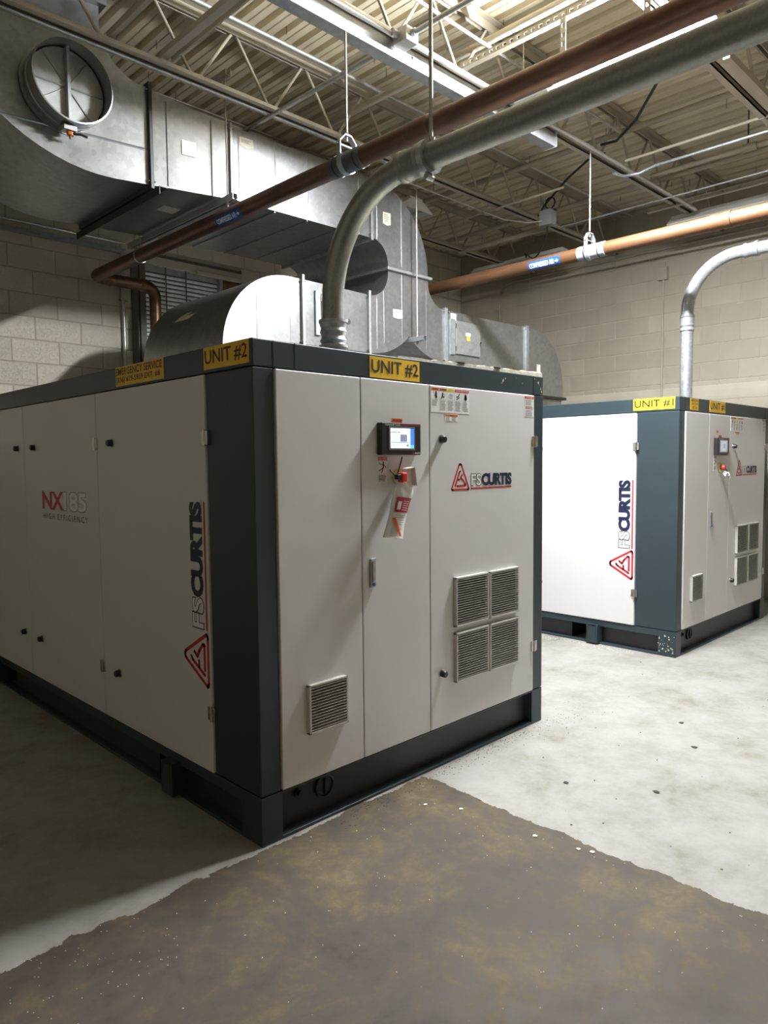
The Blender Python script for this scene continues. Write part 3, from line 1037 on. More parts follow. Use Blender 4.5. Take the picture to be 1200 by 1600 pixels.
    m._lathe(Vector((0.609, -DP - 0.012, 0.982)), Vector((0, -1, 0)), [(0, 0.008), (0.004, 0.008), (0.004, 0.0005)], 12)
    m.build('key_button', 'blue_dot', hd)

    # --- touch panel
    tp = MB().box(0.648, 0.904, -DP - 0.032, -DP, 1.556, 1.700).build('touch_panel', 'bezel', cd, bevel=0.004)
    MB().box(0.692, 0.860, -DP - 0.0345, -DP - 0.0315, 1.578, 1.683).build('screen_rim', 'silver', tp)
    D = DP + 0.0350
    s_on = unit == 2
    MB().rect(0.697, 0.855, 1.583, 1.679, ff, D).build('screen', 'bezel', tp, fix=False)
    MB().rect(0.699, 0.852 if s_on else 0.848, 1.586, 1.676, ff, D + 0.0006).build('screen_image', 'screen' if s_on else 'screen_dim', tp, fix=False)
    D += 0.0012
    MB().rect(0.828, 0.852, 1.600, 1.676, ff, D).build('screen_menu', 'screen_blue' if s_on else 'screen_grey', tp, fix=False)
    MB().rect(0.828, 0.852, 1.587, 1.599, ff, D).build('screen_button', 'screen_green' if s_on else 'screen_grey', tp, fix=False)
    MB().rect(0.762, 0.806, 1.616, 1.648, ff, D).build('screen_picture', 'screen_grey', tp, fix=False)
    m = MB().rect(0.702, 0.822, 1.611, 1.614, ff, D).rect(0.703, 0.742, 1.656, 1.660, ff, D).rect(0.746, 0.762, 1.656, 1.660, ff, D).rect(0.802, 0.818, 1.594, 1.604, ff, D)
    for k in range(4):
        m.rect(0.704, 0.716, 1.621 + k * 0.008, 1.6225 + k * 0.008, ff, D).rect(0.724, 0.742, 1.621 + k * 0.008, 1.623 + k * 0.008, ff, D)
    m.rect(0.708, 0.760, 1.601, 1.6025, ff, D).rect(0.708, 0.752, 1.596, 1.5975, ff, D).rect(0.704, 0.820, 1.669, 1.6705, ff, D)
    m.build('screen_text', 'screen_line', tp, fix=False)
    add_text(MB(), 'Command Touch', 0.669, 0.764, 1.687, 1.695, ff, DP + 0.0326, 0.01).build('lettering', 'white', tp, fix=False)
    MB().rect(0.768, 0.902, 1.6885, 1.6925, ff, DP + 0.0326).build('stripe', 'dark_red', tp, fix=False)
    add_text(MB(), 'FSCURTIS', 0.862, 0.899, 1.561, 1.568, ff, DP + 0.0326, 0.02).build('lettering', 'white', tp, fix=False)
    emblem(MB(), ff, 0.846, 1.560, 0.012, 0.011, DP + 0.0326, 0.0015).build('emblem', 'red', tp, fix=False)

    # --- warning labels
    d = DP + 0.001
    hs = [('WARNING', 'orange', 'ink'), ('WARNING', 'orange', 'ink'), ('CAUTION', 'bright_yellow', 'ink'), ('DANGER', 'red', 'white'), ('DANGER', 'red', 'white')]
    wl = MB().prism([(1.010, 1.762), (1.302, 1.762), (1.302, 1.882), (1.010, 1.882)], ff, DP, d).build('warning_labels', 'white', vd)
    cw = 0.0566
    pict = MB()
    bars = MB()
    lines = MB()
    for k, (tx, mt, ik) in enumerate(hs):
        a = 1.0155 + k * 0.0575
        MB().rect(a, a + cw - 0.004, 1.866, 1.879, ff, d + 0.0005).build('header', mt, wl, fix=False)
        add_text(MB(), tx, a + 0.006, a + cw - 0.009, 1.869, 1.876, ff, d + 0.001).build('lettering', ik, wl, fix=False)
        text_bars(bars, a + 0.003, a + cw - 0.008, 1.772 + (0.02 if k == 0 else 0.0), 1.822, 5 if k == 0 else 8, ff, d + 0.0005)
        lines.rect(a, a + cw - 0.004, 1.8245, 1.8255, ff, d + 0.0005)
        if k:
            lines.rect(a - 0.0035, a - 0.0025, 1.768, 1.878, ff, d + 0.0005)
        c = a + cw / 2 - 0.002
        e = d + 0.0006
        if k == 0:
            pict.stroke([(c - 0.012, 1.858), (c - 0.004, 1.842), (c + 0.004, 1.836)], 0.002, ff, e).stroke([(c + 0.006, 1.858), (c + 0.009, 1.834)], 0.010, ff, e).stroke([(c + 0.002, 1.850), (c + 0.004, 1.832)], 0.006, ff, e)
        elif k == 1:
            pict.stroke([(c + 0.006, 1.853), (c + 0.013, 1.845), (c + 0.008, 1.836), (c, 1.841), (c, 1.850)], 0.002, ff, e, True).stroke([(c - 0.014, 1.830), (c - 0.004, 1.842), (c + 0.004, 1.834)], 0.006, ff, e).stroke([(c - 0.002, 1.856), (c - 0.006, 1.846)], 0.007, ff, e)
        elif k == 2:
            pict.stroke([(c - 0.018, 1.838), (c - 0.008, 1.854), (c + 0.016, 1.850), (c + 0.010, 1.832)], 0.0018, ff, e, True).stroke([(c - 0.006, 1.847), (c + 0.006, 1.846), (c + 0.002, 1.840)], 0.002, ff, e)
        elif k == 3:
            pict.stroke([(c + 0.010, 1.858), (c + 0.002, 1.846), (c - 0.012, 1.842)], 0.006, ff, e).stroke([(c - 0.013, 1.830), (c + 0.004, 1.838), (c + 0.012, 1.842)], 0.0045, ff, e)
        else:
            pict.stroke([(c, 1.850), (c + 0.003, 1.836)], 0.017, ff, e).stroke([(c - 0.009, 1.838), (c + 0.001, 1.829)], 0.005, ff, e)
    pict.build('pictograms', 'ink', wl, fix=False)
    bars.build('small_print', 'grey_ink', wl, fix=False)
    lines.build('ruling', 'grey_ink', wl, fix=False)
    w2 = MB().prism([(1.112, 1.722), (1.212, 1.722), (1.212, 1.757), (1.112, 1.757)], ff, DP, d).build('warning_label', 'white', vd)
    MB().rect(1.114, 1.210, 1.745, 1.755, ff, d + 0.0005).build('header', 'orange', w2, fix=False)
    add_text(MB(), 'WARNING', 1.145, 1.180, 1.747, 1.753, ff, d + 0.001).build('lettering', 'ink', w2, fix=False)
    text_bars(text_bars(MB(), 1.120, 1.150, 1.725, 1.742, 4, ff, d + 0.0005), 1.165, 1.200, 1.725, 1.742, 4, ff, d + 0.0005).build('small_print', 'grey_ink', w2, fix=False)
    w3 = MB().prism([(1.790, 1.768), (1.880, 1.768), (1.880, 1.884), (1.790, 1.884)], ff, DP, d).build('warning_label', 'white', vd)
    MB().rect(1.792, 1.878, 1.868, 1.882, ff, d + 0.0005).build('header', 'red', w3, fix=False)
    add_text(MB(), 'DANGER', 1.805, 1.865, 1.871, 1.879, ff, d + 0.001).build('lettering', 'white', w3, fix=False)
    text_bars(text_bars(MB(), 1.798, 1.874, 1.772, 1.806, 6, ff, d + 0.0005), 1.798, 1.874, 1.832, 1.862, 5, ff, d + 0.0005).build('small_print', 'grey_ink', w3, fix=False)
    text_bars(MB(), 1.798, 1.874, 1.810, 1.828, 3, ff, d + 0.0005).build('red_print', 'dark_red', w3, fix=False)
    w4 = MB().prism([(0.652, 1.432), (0.710, 1.432), (0.710, 1.549), (0.652, 1.549)], ff, DP, d).build('warning_label', 'white', cd)
    MB().rect(0.653, 0.709, 1.532, 1.548, ff, d + 0.0005).build('header', 'red', w4, fix=False)
    add_text(MB(), 'DANGER', 0.657, 0.705, 1.536, 1.544, ff, d + 0.001).build('lettering', 'white', w4, fix=False)
    m = MB()
    e = d + 0.0006
    m.stroke([(0.686, 1.522), (0.686, 1.523)], 0.009, ff, e)
    m.stroke([(0.685, 1.516), (0.686, 1.500)], 0.008, ff, e)
    m.stroke([(0.684, 1.514), (0.668, 1.515), (0.657, 1.521)], 0.0035, ff, e).stroke([(0.687, 1.515), (0.704, 1.500)], 0.0035, ff, e)
    m.stroke([(0.685, 1.500), (0.676, 1.493), (0.659, 1.486)], 0.0045, ff, e).stroke([(0.686, 1.499), (0.681, 1.488), (0.675, 1.477)], 0.0045, ff, e)
    m.build('pictogram', 'ink', w4, fix=False)
    text_bars(MB(), 0.656, 0.706, 1.438, 1.468, 5, ff, d + 0.0005).build('small_print', 'ink', w4, fix=False)
    # tape label over the touch panel
    sticker(cd, front_frame(-DP), (0.744, 0.812, 1.7035, 1.722), [('PIE-4300', 0.08, 0.92, 0.15, 0.85)], 'orange_tape', 'ink', 0.001, 'tape_label')
    if unit == 1:
        sticker(cd, front_frame(-DP), (0.700, 0.740, 1.742, 1.760), [], 'orange_tape', 'ink', 0.001, 'tape_label')
    # --- emergency stop
    es = MB()
    es._lathe(Vector((0.785, -DP, 1.455)), Vector((0, -1, 0)), [(0, 0.040), (0.006, 0.040), (0.010, 0.034), (0.010, 0.020), (0.001, 0.018)], 24)
    eo = es.build('stop_collar', 'pale_yellow', cd)
    m = MB()
    m._lathe(Vector((0.785, -DP - 0.004, 1.455)), Vector((0, -1, 0)), [(0, 0.014), (0.020, 0.014), (0.021, 0.022), (0.034, 0.022), (0.042, 0.017), (0.044, 0.001)], 20)
    m.build('stop_button', 'e_stop_red', eo)
    # --- brand on the front and up the side, model name on the second side door
    brand(root, vd, front_frame(-DP), (1.160, 1.381, 0.141, 0.131), (1.314, 1.668, 1.398, 1.463), 0.0008, 0.0105)
    brand(root, sd[0], side_up_frame(-DP), (0.570, 0.352, 0.236, 0.197), (0.818, 1.366, 0.377, 0.478), 0.0008, 0.016)
    s2 = side_frame(-DP)
    add_text(MB(), 'NX', -2.182, -1.858, 1.268, 1.374, s2, 0.001, 0.03, 0.95).build('lettering', 'red', sd[1], fix=False)
    add_text(MB(), '185', -1.866, -1.540, 1.264, 1.380, s2, 0.0008, 0.055, 0.95).build('lettering_outline', 'grey_ink', sd[1], fix=False)
    add_text(MB(), '185', -1.858, -1.548, 1.270, 1.374, s2, 0.0016, 0.03, 0.97).build('lettering', 'white', sd[1], fix=False)
    add_text(MB(), 'HIGH EFFICIENCY', -2.172, -1.535, 1.212, 1.245, s2, 0.001, 0.0, 1.5).build('lettering', 'ink', sd[1], fix=False)
    # --- yellow signs on the top rails
    f1, s1 = front_frame(-0.001), side_frame(-0.001)
    un = [('UNIT #%d' % unit, 0.03, 0.97, 0.18, 0.86)]
    if unit == 2:
        sticker(root, f1, (0.615, 0.938, 1.898, 1.990), un, 'yellow', 'ink')
        sticker(root, s1, (-0.340, -0.016, 1.908, 1.998), un, 'yellow', 'ink_red_brown')
        sticker(root, s1, (-1.157, -0.678, 1.906, 1.998), [('EMERGENCY SERVICE', 0.015, 0.975, 0.56, 0.93), ('(336) 619-5959 EXT. #6', 0.015, 0.94, 0.10, 0.46)], 'yellow', 'ink_red_brown')
    else:
        sticker(root, f1, (0.568, 0.902, 1.906, 1.996), un, 'yellow', 'ink')
        sticker(root, f1, (0.190, 0.342, 1.906, 1.996), [('EMERGENCY SERVICE', 0.06, 0.94, 0.72, 0.92), ('(336) 619-5959', 0.10, 0.9, 0.42, 0.62), ('EXT. #6', 0.2, 0.8, 0.10, 0.32)], 'yellow', 'ink')
        sticker(root, s1, (-0.367, -0.035, 1.910, 1.998), un, 'bright_yellow', 'ink')
    # --- chipped paint marks on the rail and the base corner
    m = MB()
    if unit == 2:
        spots = [(1.60, 1.955, 0.018), (1.62, 1.965, 0.008), (1.59, 1.94, 0.007), (1.935, 1.965, 0.012), (1.96, 1.93, 0.010), (1.97, 1.915, 0.012), (1.96, 1.90, 0.006), (1.90, 1.985, 0.006), (1.78, 1.95, 0.004), (1.72, 1.975, 0.004)]
        for (u, v, s) in spots:
            k = [(u + s * random.uniform(0.3, 1) * math.cos(a) * 0.55, v + s * random.uniform(0.3, 1) * math.sin(a)) for a in [2 * PI * q_ / 9 for q_ in range(9)]]
            m.add([ff(a_, b_, 0.0018) for a_, b_ in k], [tuple(range(9))])
        stuff(m.build('paint_chips', 'debris_pale', root, fix=False))
    else:
        for i in range(34):
            u, v = -random.uniform(0.005, 0.14), random.uniform(0.03, 0.17)
            s = random.choice((0.003, 0.005, 0.009))
            k = [(u + s * random.uniform(0.3, 1) * math.cos(a), v + s * random.uniform(0.3, 1) * math.sin(a)) for a in [2 * PI * q_ / 7 for q_ in range(7)]]
            m.add([sf(a_, b_, 0.0012) for a_, b_ in k], [tuple(range(7))])
        stuff(m.build('paint_chips', 'debris_pale', root, fix=False))
    return root


U1X = 3.838
compressor('large grey air compressor cabinet in front, signed UNIT #2, standing half in shadow', 'air compressor', 0.0, 2)
compressor('farther air compressor cabinet signed UNIT #1 with brightly lit white side', 'air compressor', U1X, 1)

# board with dust lying on the front edge of the near cabinet
t = thing('dusty_board', 'dusty cream board lying along the front top edge of the near cabinet', 'board', (0, 0, 2.0))
bd = MB()
xs = [0.80 + 1.185 * i / 30 for i in range(31)]
rng = random.Random(3)
tops = [0.012 + 0.016 * i / 30 + rng.uniform(-0.002, 0.003) for i in range(31)]
v = []
for xx, tz in zip(xs, tops):
    v += [(xx, 0.004, 0.0), (xx, 0.004, tz * 0.75), (xx, 0.03, tz), (xx, 0.26, tz), (xx, 0.26, 0.0)]
f = []
for i in range(30):
    for k in range(5):
        a, b = i * 5 + k, i * 5 + (k + 1) % 5
        f.append((a, b, b + 5, a + 5))
f += [(0, 1, 2, 3, 4), tuple(150 + k for k in range(5))]
bd.add(v, f)
bd.build('board', 'dust_board', t)
MB().box(1.955, 1.990, 0.02, 0.024, 0.02, 0.072).build('paper_tag', 'paper', t)
for xx in (1.23, 1.53):
    MB().box(xx, xx + 0.05, 0.0, 0.03, 0.012, 0.020).build('clip', 'cable', t)

# bag of papers hung on the emergency stop of the near cabinet
t = thing('document_bag', 'clear plastic bag of papers hung on the stop button of the near cabinet', 'bag', (0.785, -0.06, 1.455))
NB, MBN = 6, 14
rng = random.Random(11)
v, f = [], []
cl = [(-0.040, -0.005), (-0.020, -0.035), (-0.022, -0.070), (-0.046, -0.12), (-0.062, -0.17), (-0.080, -0.225), (-0.094, -0.268)]


def bag_c(s):
    k = s * (len(cl) - 1)
    i = min(int(k), len(cl) - 2)
    a = k - i
    return cl[i][0] * (1 - a) + cl[i + 1][0] * a, cl[i][1] * (1 - a) + cl[i + 1][1] * a


def bag_w(s):
    return 0.018 + 0.040 * min(1, s / 0.22) if s < 0.22 else 0.056 + 0.004 * math.sin(s * 7)


front = []
for i in range(MBN + 1):
    s = i / MBN
    cx, cz = bag_c(s)
    w = bag_w(s)
    for k in range(NB + 1):
        q = k / NB * 2 - 1
        front.append((cx + q * w, -0.014 * (1 - q * q) - 0.004 + rng.uniform(-0.003, 0.003), cz + 0.35 * q * w * (-0.35) + rng.uniform(-0.001, 0.001)))
nb = len(front)
back = [(p[0], 0.004 + 0.008 * (1 - ((j % (NB + 1)) / NB * 2 - 1) ** 2), p[2]) for j, p in enumerate(front)]
f = []
for i in range(MBN):
    for k in range(NB):
        a = i * (NB + 1) + k
        f.append((a, a + 1, a + NB + 2, a + NB + 1))
        f.append((nb + a, nb + a + NB + 1, nb + a + NB + 2, nb + a + 1))
for i in range(MBN):
    for k in (0, NB):
        a = i * (NB + 1) + k
        f.append((a, a + NB + 1, nb + a + NB + 1, nb + a))
for k in range(NB):
    f.append((k, k + 1, nb + k + 1, nb + k))
    a = MBN * (NB + 1) + k
    f.append((a, a + 1, nb + a + 1, nb + a))
bg = MB().add(front + back, f, True).build('bag', 'white_plastic', t)


def on_bag(s, q, d=0.003):
    cx, cz = bag_c(s)
    w = bag_w(s)
    return (cx + q * w, -0.014 * (1 - q * q) - 0.006 - d, cz - 0.1225 * q * w)


def bag_patch(name, mat, s0, s1, q0, q1, d=0.003, par=None, n=5, skew=0.0):
    m = MB()
    vv = [on_bag(s0 + (s1 - s0) * i / n, q0 + (q1 - q0) * k / n + skew * i / n, d) for i in range(n + 1) for k in range(n + 1)]
    ff_ = [(i * (n + 1) + k, i * (n + 1) + k + 1, (i + 1) * (n + 1) + k + 1, (i + 1) * (n + 1) + k) for i in range(n) for k in range(n)]
    return m.add(vv, ff_).build(name, mat, par or bg, fix=False)


bag_patch('printed_panel', 'dark_red', 0.40, 0.62, -0.78, 0.86)
bag_patch('printed_panel', 'paper', 0.46, 0.58, -0.60, -0.25, 0.004)
for k in range(5):
    bag_patch('printed_line', 'paper', 0.45 + k * 0.032, 0.457 + k * 0.032, -0.1, 0.6, 0.004)
for k in range(5):
    bag_patch('printed_line', 'grey_ink', 0.66 + k * 0.03, 0.667 + k * 0.03, -0.6, 0.5)
for k in range(6):
    bag_patch('printed_line', 'grey_ink', 0.84 + k * 0.024, 0.848 + k * 0.024, -0.7, 0.1)
bag_patch('printed_stripe', 'orange_tape', 0.70, 0.97, -0.85, -0.55, 0.004, skew=1.15)
# folded white cover behind the button
cv = MB()
cv.prism([(-0.030, 0.040), (0.028, 0.046), (0.042, -0.040), (0.020, -0.058), (-0.020, -0.050)], lambda u, v, d=0: (u, -d, v), 0.0, 0.004)
cv.prism([(0.022, 0.046), (0.029, 0.046), (0.044, -0.040), (0.036, -0.036)], lambda u, v, d=0: (u, -d, v), 0.004, 0.03)
cv.prism([(-0.030, 0.040), (0.028, 0.046), (0.028, 0.042), (-0.030, 0.036)], lambda u, v, d=0: (u, -d, v), 0.004, 0.025)
cv.build('folded_cover', 'white_plastic', t)
MB().box(-0.062, -0.030, -0.034, 0.0, -0.022, 0.022).build('red_clip', 'e_stop_red', t, bevel=0.006)
MB().tube([(-0.075, -0.012, 0.01), (-0.068, -0.016, 0.035), (-0.056, -0.02, 0.075), (-0.050, -0.02, 0.092)], 0.0028, 6).build('cable_tie', 'cable', t)
MB().tube([(-0.078, -0.012, 0.0), (-0.100, -0.016, 0.014), (-0.128, -0.018, 0.034)], 0.0024, 6).build('cable_tie', 'cable', t)
MB().box(-0.088, -0.064, -0.030, -0.006, -0.008, 0.014).build('tie_head', 'cable', t, bevel=0.003)

# crumpled tag hung on the stop button of the far cabinet
t = thing('crumpled_tag', 'crumpled white tag hung on the stop button of the far cabinet', 'tag', (U1X + 0.805, -0.055, 1.39))
rng = random.Random(5)
for k in range(3):
    m = MB()
    cx, cz = rng.uniform(-0.03, 0.03), rng.uniform(-0.03, 0.02)
    pts = []
    for i in range(4):
        for q in range(3):
            pts.append((cx + (i - 1.5) * 0.022, -0.01 + rng.uniform(-0.012, 0.012), cz + (q - 1) * 0.018 + rng.uniform(-0.006, 0.006)))
    top = pts + [(p[0], p[1] + 0.003, p[2]) for p in pts]
    fs = []
    for i in range(3):
        for q in range(2):
            a = i * 3 + q
            fs += [(a, a + 1, a + 4, a + 3), (a + 12, a + 15, a + 16, a + 13)]
    fs += [(0, 12, 13, 1), (1, 13, 14, 2), (9, 10, 22, 21), (10, 11, 23, 22), (0, 3, 15, 12), (3, 6, 18, 15), (6, 9, 21, 18), (2, 14, 17, 5), (5, 17, 20, 8), (8, 20, 23, 11)]
    m.add(top, fs).build('tag_sheet', 'white', t)
MB().tube([(-0.02, 0.0, 0.055), (-0.024, -0.006, 0.03), (-0.012, -0.008, 0.0)], 0.003, 6).build('cable_tie', 'cable', t)
MB().tube([(0.004, 0.0, 0.055), (0.012, -0.006, 0.03), (0.006, -0.008, 0.0)], 0.003, 6).build('cable_tie', 'cable', t)


# ------------------------------------------------------------------ pipes
def bend(y0, z0, r, n=14):
    """quarter bend from vertical up (+z) into -y"""
    return [(y0 - r + r * math.cos(PI / 2 * i / n), z0 + r * math.sin(PI / 2 * i / n)) for i in range(n + 1)]


# steel riser of the near cabinet
RX, RY = 0.605, 0.225
t = thing('steel_air_pipe', 'weathered steel air pipe sweeping up from the near cabinet in a wide bend', 'pipe', (RX, RY, 2.0))
R = 0.0500
zh = 2.722 - 2.0
Rb = 0.47
pts = [(0, 0, 0.0), (0, 0, zh - Rb)] + [(0, y, z) for y, z in bend(0, zh - Rb, Rb)][1:] + [(0, -0.60, zh)]
MB().tube(pts, R, 24).build('bend', 'pipe_steel', t)
MB().tube([(0, -0.60, zh), (0, -5.9, zh)], R + 0.001, 24).build('straight_pipe', 'pipe_steel', t)
m = MB()
m.lathe((0, 0, 0.035), (0, 0, 1), [(0, R), (0.002, R + 0.010), (0.022, R + 0.011), (0.030, R + 0.005), (0.045, R + 0.012), (0.062, R + 0.004), (0.085, R + 0.012), (0.100, R + 0.006), (0.118, R + 0.013), (0.136, R + 0.010), (0.140, R)], 28)
m.build('rubber_sleeve', 'pipe_bright', t)
for zc in (0.047, 0.160):
    m = MB()
    m._lathe(Vector((0, 0, zc)), Vector((0, 0, 1)), [(0, R + 0.012), (0, R + 0.016), (0.012, R + 0.016), (0.012, R + 0.012)], 28)
    m.build('hose_clamp', 'strut', t)
m = MB()
m.lathe((0, -0.44, zh), (0, -1, 0), [(0, R), (0.003, R + 0.011), (0.014, R + 0.013), (0.022, R + 0.008), (0.032, R + 0.007), (0.040, R + 0.012), (0.048, R + 0.008), (0.105, R + 0.009), (0.112, R + 0.015), (0.122, R + 0.010), (0.150, R + 0.012), (0.156, R)], 28)
m.build('coupling', 'pipe_steel', t)
m = MB()
m._lathe(Vector((0, -0.575, zh)), Vector((0, -1, 0)), [(0, R + 0.004), (0, R + 0.017), (0.028, R + 0.017), (0.028, R + 0.004)], 28)
m.build('clamp_band', 'pipe_bright', t)
MB().cyl((0.02, -0.589, zh - R - 0.028), (-0.02, -0.589, zh - R - 0.028), 0.012, 10).build('clamp_bolt', 'pipe_bright', t)
t = thing('pipe_hanger', 'tall threaded rod holding the clamp of the weathered steel pipe', 'hanger', (RX, RY - 0.60, 2.0), 'pipe hangers')
MB().cyl((0, 0, zh + R + 0.01), (0, 0, 2.02), 0.0075, 10).build('rod', 'rod', t)
MB().cyl((0, 0, zh + R + 0.004), (0, 0, zh + R + 0.02), 0.017, 6).build('nut', 'chrome', t)

# riser of the far cabinet
t = thing('steel_air_pipe', 'bright steel air pipe bending from the top of the far cabinet to the right', 'pipe', (U1X + 0.585, 0.20, 2.0))
R1 = 0.0485
zh1 = 3.13 - 2.0
Rb1 = 0.40
pts = [(0, 0, 0.0), (0, 0, zh1 - Rb1)] + [(0, y, z) for y, z in bend(0, zh1 - Rb1, Rb1)][1:] + [(0, -5.8, zh1)]
MB().tube(pts, R1, 24).build('pipe', 'pipe_bright', t)
m = MB()
m.lathe((0, 0, 0.575), (0, 0, 1), [(0, R1), (0.002, R1 + 0.008), (0.02, R1 + 0.009), (0.028, R1 + 0.003), (0.045, R1 + 0.009), (0.06, R1 + 0.003), (0.08, R1 + 0.008), (0.105, R1 + 0.004), (0.112, R1 + 0.009), (0.128, R1 + 0.008), (0.13, R1)], 24)
m.build('coupling', 'pipe_bright', t)
m = MB()
m.lathe((0, -0.43, zh1), (0, -1, 0), [(0, R1), (0.002, R1 + 0.008), (0.015, R1 + 0.009), (0.025, R1 + 0.003), (0.075, R1 + 0.004), (0.085, R1 + 0.010), (0.11, R1 + 0.010), (0.112, R1)], 24)
m.build('coupling', 'pipe_bright', t)


def pipe_frame(px, pz, r, y0, a0):
    """wraps a label round a pipe that runs along y: u runs towards -y, v upwards on the -x side"""
    def fr(u, v, d=0.0):
        a = a0 - v / r
        return (px + (r + d) * math.cos(a), y0 - u, pz + (r + d) * math.sin(a))
    return fr


def pipe_label(parent, px, pz, r, y0, y1, hgt, a0, txt):
    fr = pipe_frame(px, pz, r, y0, a0)
    ln_ = y0 - y1
    m = MB()
    n = 8
    for i in range(n):
        v0, v1 = -hgt / 2 + hgt * i / n, -hgt / 2 + hgt * (i + 1) / n
        m.add([fr(0, v0, 0.001), fr(ln_, v0, 0.001), fr(ln_, v1, 0.001), fr(0, v1, 0.001)], [(0, 1, 2, 3)], True)
    lb = m.build('pipe_label', 'blue_label', parent, fix=False)
    m = add_text(MB(), txt, ln_ * 0.05, ln_ * 0.83, -hgt * 0.27, hgt * 0.27, fr, 0.0018, 0.03, 1.0, cuts=6)
    m.add([fr(ln_ * 0.85, -hgt * 0.07, 0.0018), fr(ln_ * 0.91, -hgt * 0.07, 0.0018), fr(ln_ * 0.91, hgt * 0.07, 0.0018), fr(ln_ * 0.85, hgt * 0.07, 0.0018)], [(0, 1, 2, 3)])
    m.add([fr(ln_ * 0.905, -hgt * 0.22, 0.0018), fr(ln_ * 0.965, 0, 0.0022), fr(ln_ * 0.905, 0, 0.0022)], [(0, 1, 2)])
    m.add([fr(ln_ * 0.905, 0, 0.0022), fr(ln_ * 0.965, 0, 0.0022), fr(ln_ * 0.905, hgt * 0.22, 0.0018)], [(0, 1, 2)])
    m.build('lettering', 'white', lb, fix=False)


RC = 0.0535
ZC = 3.20
# copper main over the near cabinet
C1 = 1.21
t = thing('copper_pipe', 'long dark copper pipe crossing overhead in front of the ducts, elbowing down at the wall', 'pipe', (C1, 0, ZC))
yb = 4.16
e = 0.10
pts = [(0, -5.9, 0), (0, yb - e, 0)] + [(e - e * math.cos(PI / 2 * i / 8), yb - e + e * math.sin(PI / 2 * i / 8), 0) for i in range(1, 9)]
x2 = 0.585
pts += [(x2 - e, yb, 0)] + [(x2 - e + e * math.sin(PI / 2 * i / 8), yb, -e + e * math.cos(PI / 2 * i / 8)) for i in range(1, 9)] + [(x2, yb, -ZC)]
MB().tube(pts, RC, 22).build('pipe', 'copper_dark', t)
for (a, b, ax, r_) in (((0, 0.305, 0), 0.15, (0, -1, 0), RC), ((0.12, yb, 0), 0.05, (1, 0, 0), RC), ((0.43, yb, 0), 0.05, (1, 0, 0), RC)):
    m = MB()
    m.lathe(a, ax, [(0, r_), (0.004, r_ + 0.004), (b - 0.004, r_ + 0.004), (b, r_)], 22)
    m.build('solder_sleeve', 'copper', t) if ax[1] == 0 else m.build('solder_sleeve', 'copper_dark', t)
m = MB()
m.lathe((0, 0.90, 0), (0, -1, 0), [(0, RC), (0.003, RC + 0.004), (0.257, RC + 0.004), (0.26, RC)], 24)
m.build('insulating_sleeve', 'sleeve_dark', t)
for yy in (0.855, 0.685):
    m = MB()
    m._lathe(Vector((0, yy, 0)), Vector((0, -1, 0)), [(0, RC + 0.003), (0, RC + 0.006), (0.008, RC + 0.006), (0.008, RC + 0.003)], 24)
    m.build('band', 'black_plastic', t)
pipe_label(t, 0, 0, RC, 2.075, 1.785, 0.062, PI + 0.66, 'COMPRESSED AIR')


def clevis(label, px, py, pz, ztop, r, dark):
    t = thing('pipe_hanger', label, 'hanger', (px, py, pz), 'pipe hangers')
    w, k = 0.034, 0.005
    pts = [(-r * math.cos(a) * 1.0, -r * math.sin(a)) for a in [PI * i / 16 for i in range(17)]]
    prof = [(-0.022, r + 0.085), (-r - 0.001, r + 0.045)] + [(-p, q) for p, q in [(r * math.cos(PI * i / 16), -r * math.sin(PI * i / 16)) for i in range(17)]] + [(r + 0.001, r + 0.045), (0.022, r + 0.085)]
    m = MB()
    for i in range(len(prof) - 1):
        (a, b), (c, d) = prof[i], prof[i + 1]
        la, lc = math.hypot(a, b), math.hypot(c, d)
        a2, b2 = a * (1 + k / la), b * (1 + k / la)
        c2, d2 = c * (1 + k / lc), d * (1 + k / lc)
        m.add([(a, -w / 2, b), (c, -w / 2, d), (c2, -w / 2, d2), (a2, -w / 2, b2), (a, w / 2, b), (c, w / 2, d), (c2, w / 2, d2), (a2, w / 2, b2)],
              [(0, 1, 2, 3), (4, 7, 6, 5), (0, 4, 5, 1), (3, 2, 6, 7), (1, 5, 6, 2), (0, 3, 7, 4)])
    m.box(-0.024, 0.024, -w / 2, w / 2, r + 0.085, r + 0.092)
    m.build('clevis', 'strut', t)
    MB().cyl((-r - 0.018, 0, r + 0.030), (r + 0.018, 0, r + 0.030), 0.006, 10).build('cross_bolt', 'rod', t)
    MB().cyl((0, 0, r + 0.060), (0, 0, ztop - pz), 0.0065, 10).build('rod', 'rod', t)
    MB().cyl((0, 0, r + 0.092), (0, 0, r + 0.104), 0.013, 6).build('nut', 'chrome', t)
    return t


clevis('clevis hanger with thin rod holding the dark copper pipe at its black sleeve', C1, 0.785, ZC, 3.905, RC + 0.005, True)
t = thing('pipe_hanger', 'thin ring strap holding the dark copper pipe near the wall under the duct', 'hanger', (C1, 3.28, ZC), 'pipe hangers')
m = MB()
m._lathe(Vector((0, 0, 0)), Vector((0, -1, 0)), [(0, RC + 0.0006), (0, RC + 0.004), (0.02, RC + 0.004), (0.02, RC + 0.0006)], 24)
m.build('strap', 'rod', t)
MB().cyl((0, -0.01, RC), (0, -0.01, 0.148), 0.006, 8).build('rod', 'rod', t)

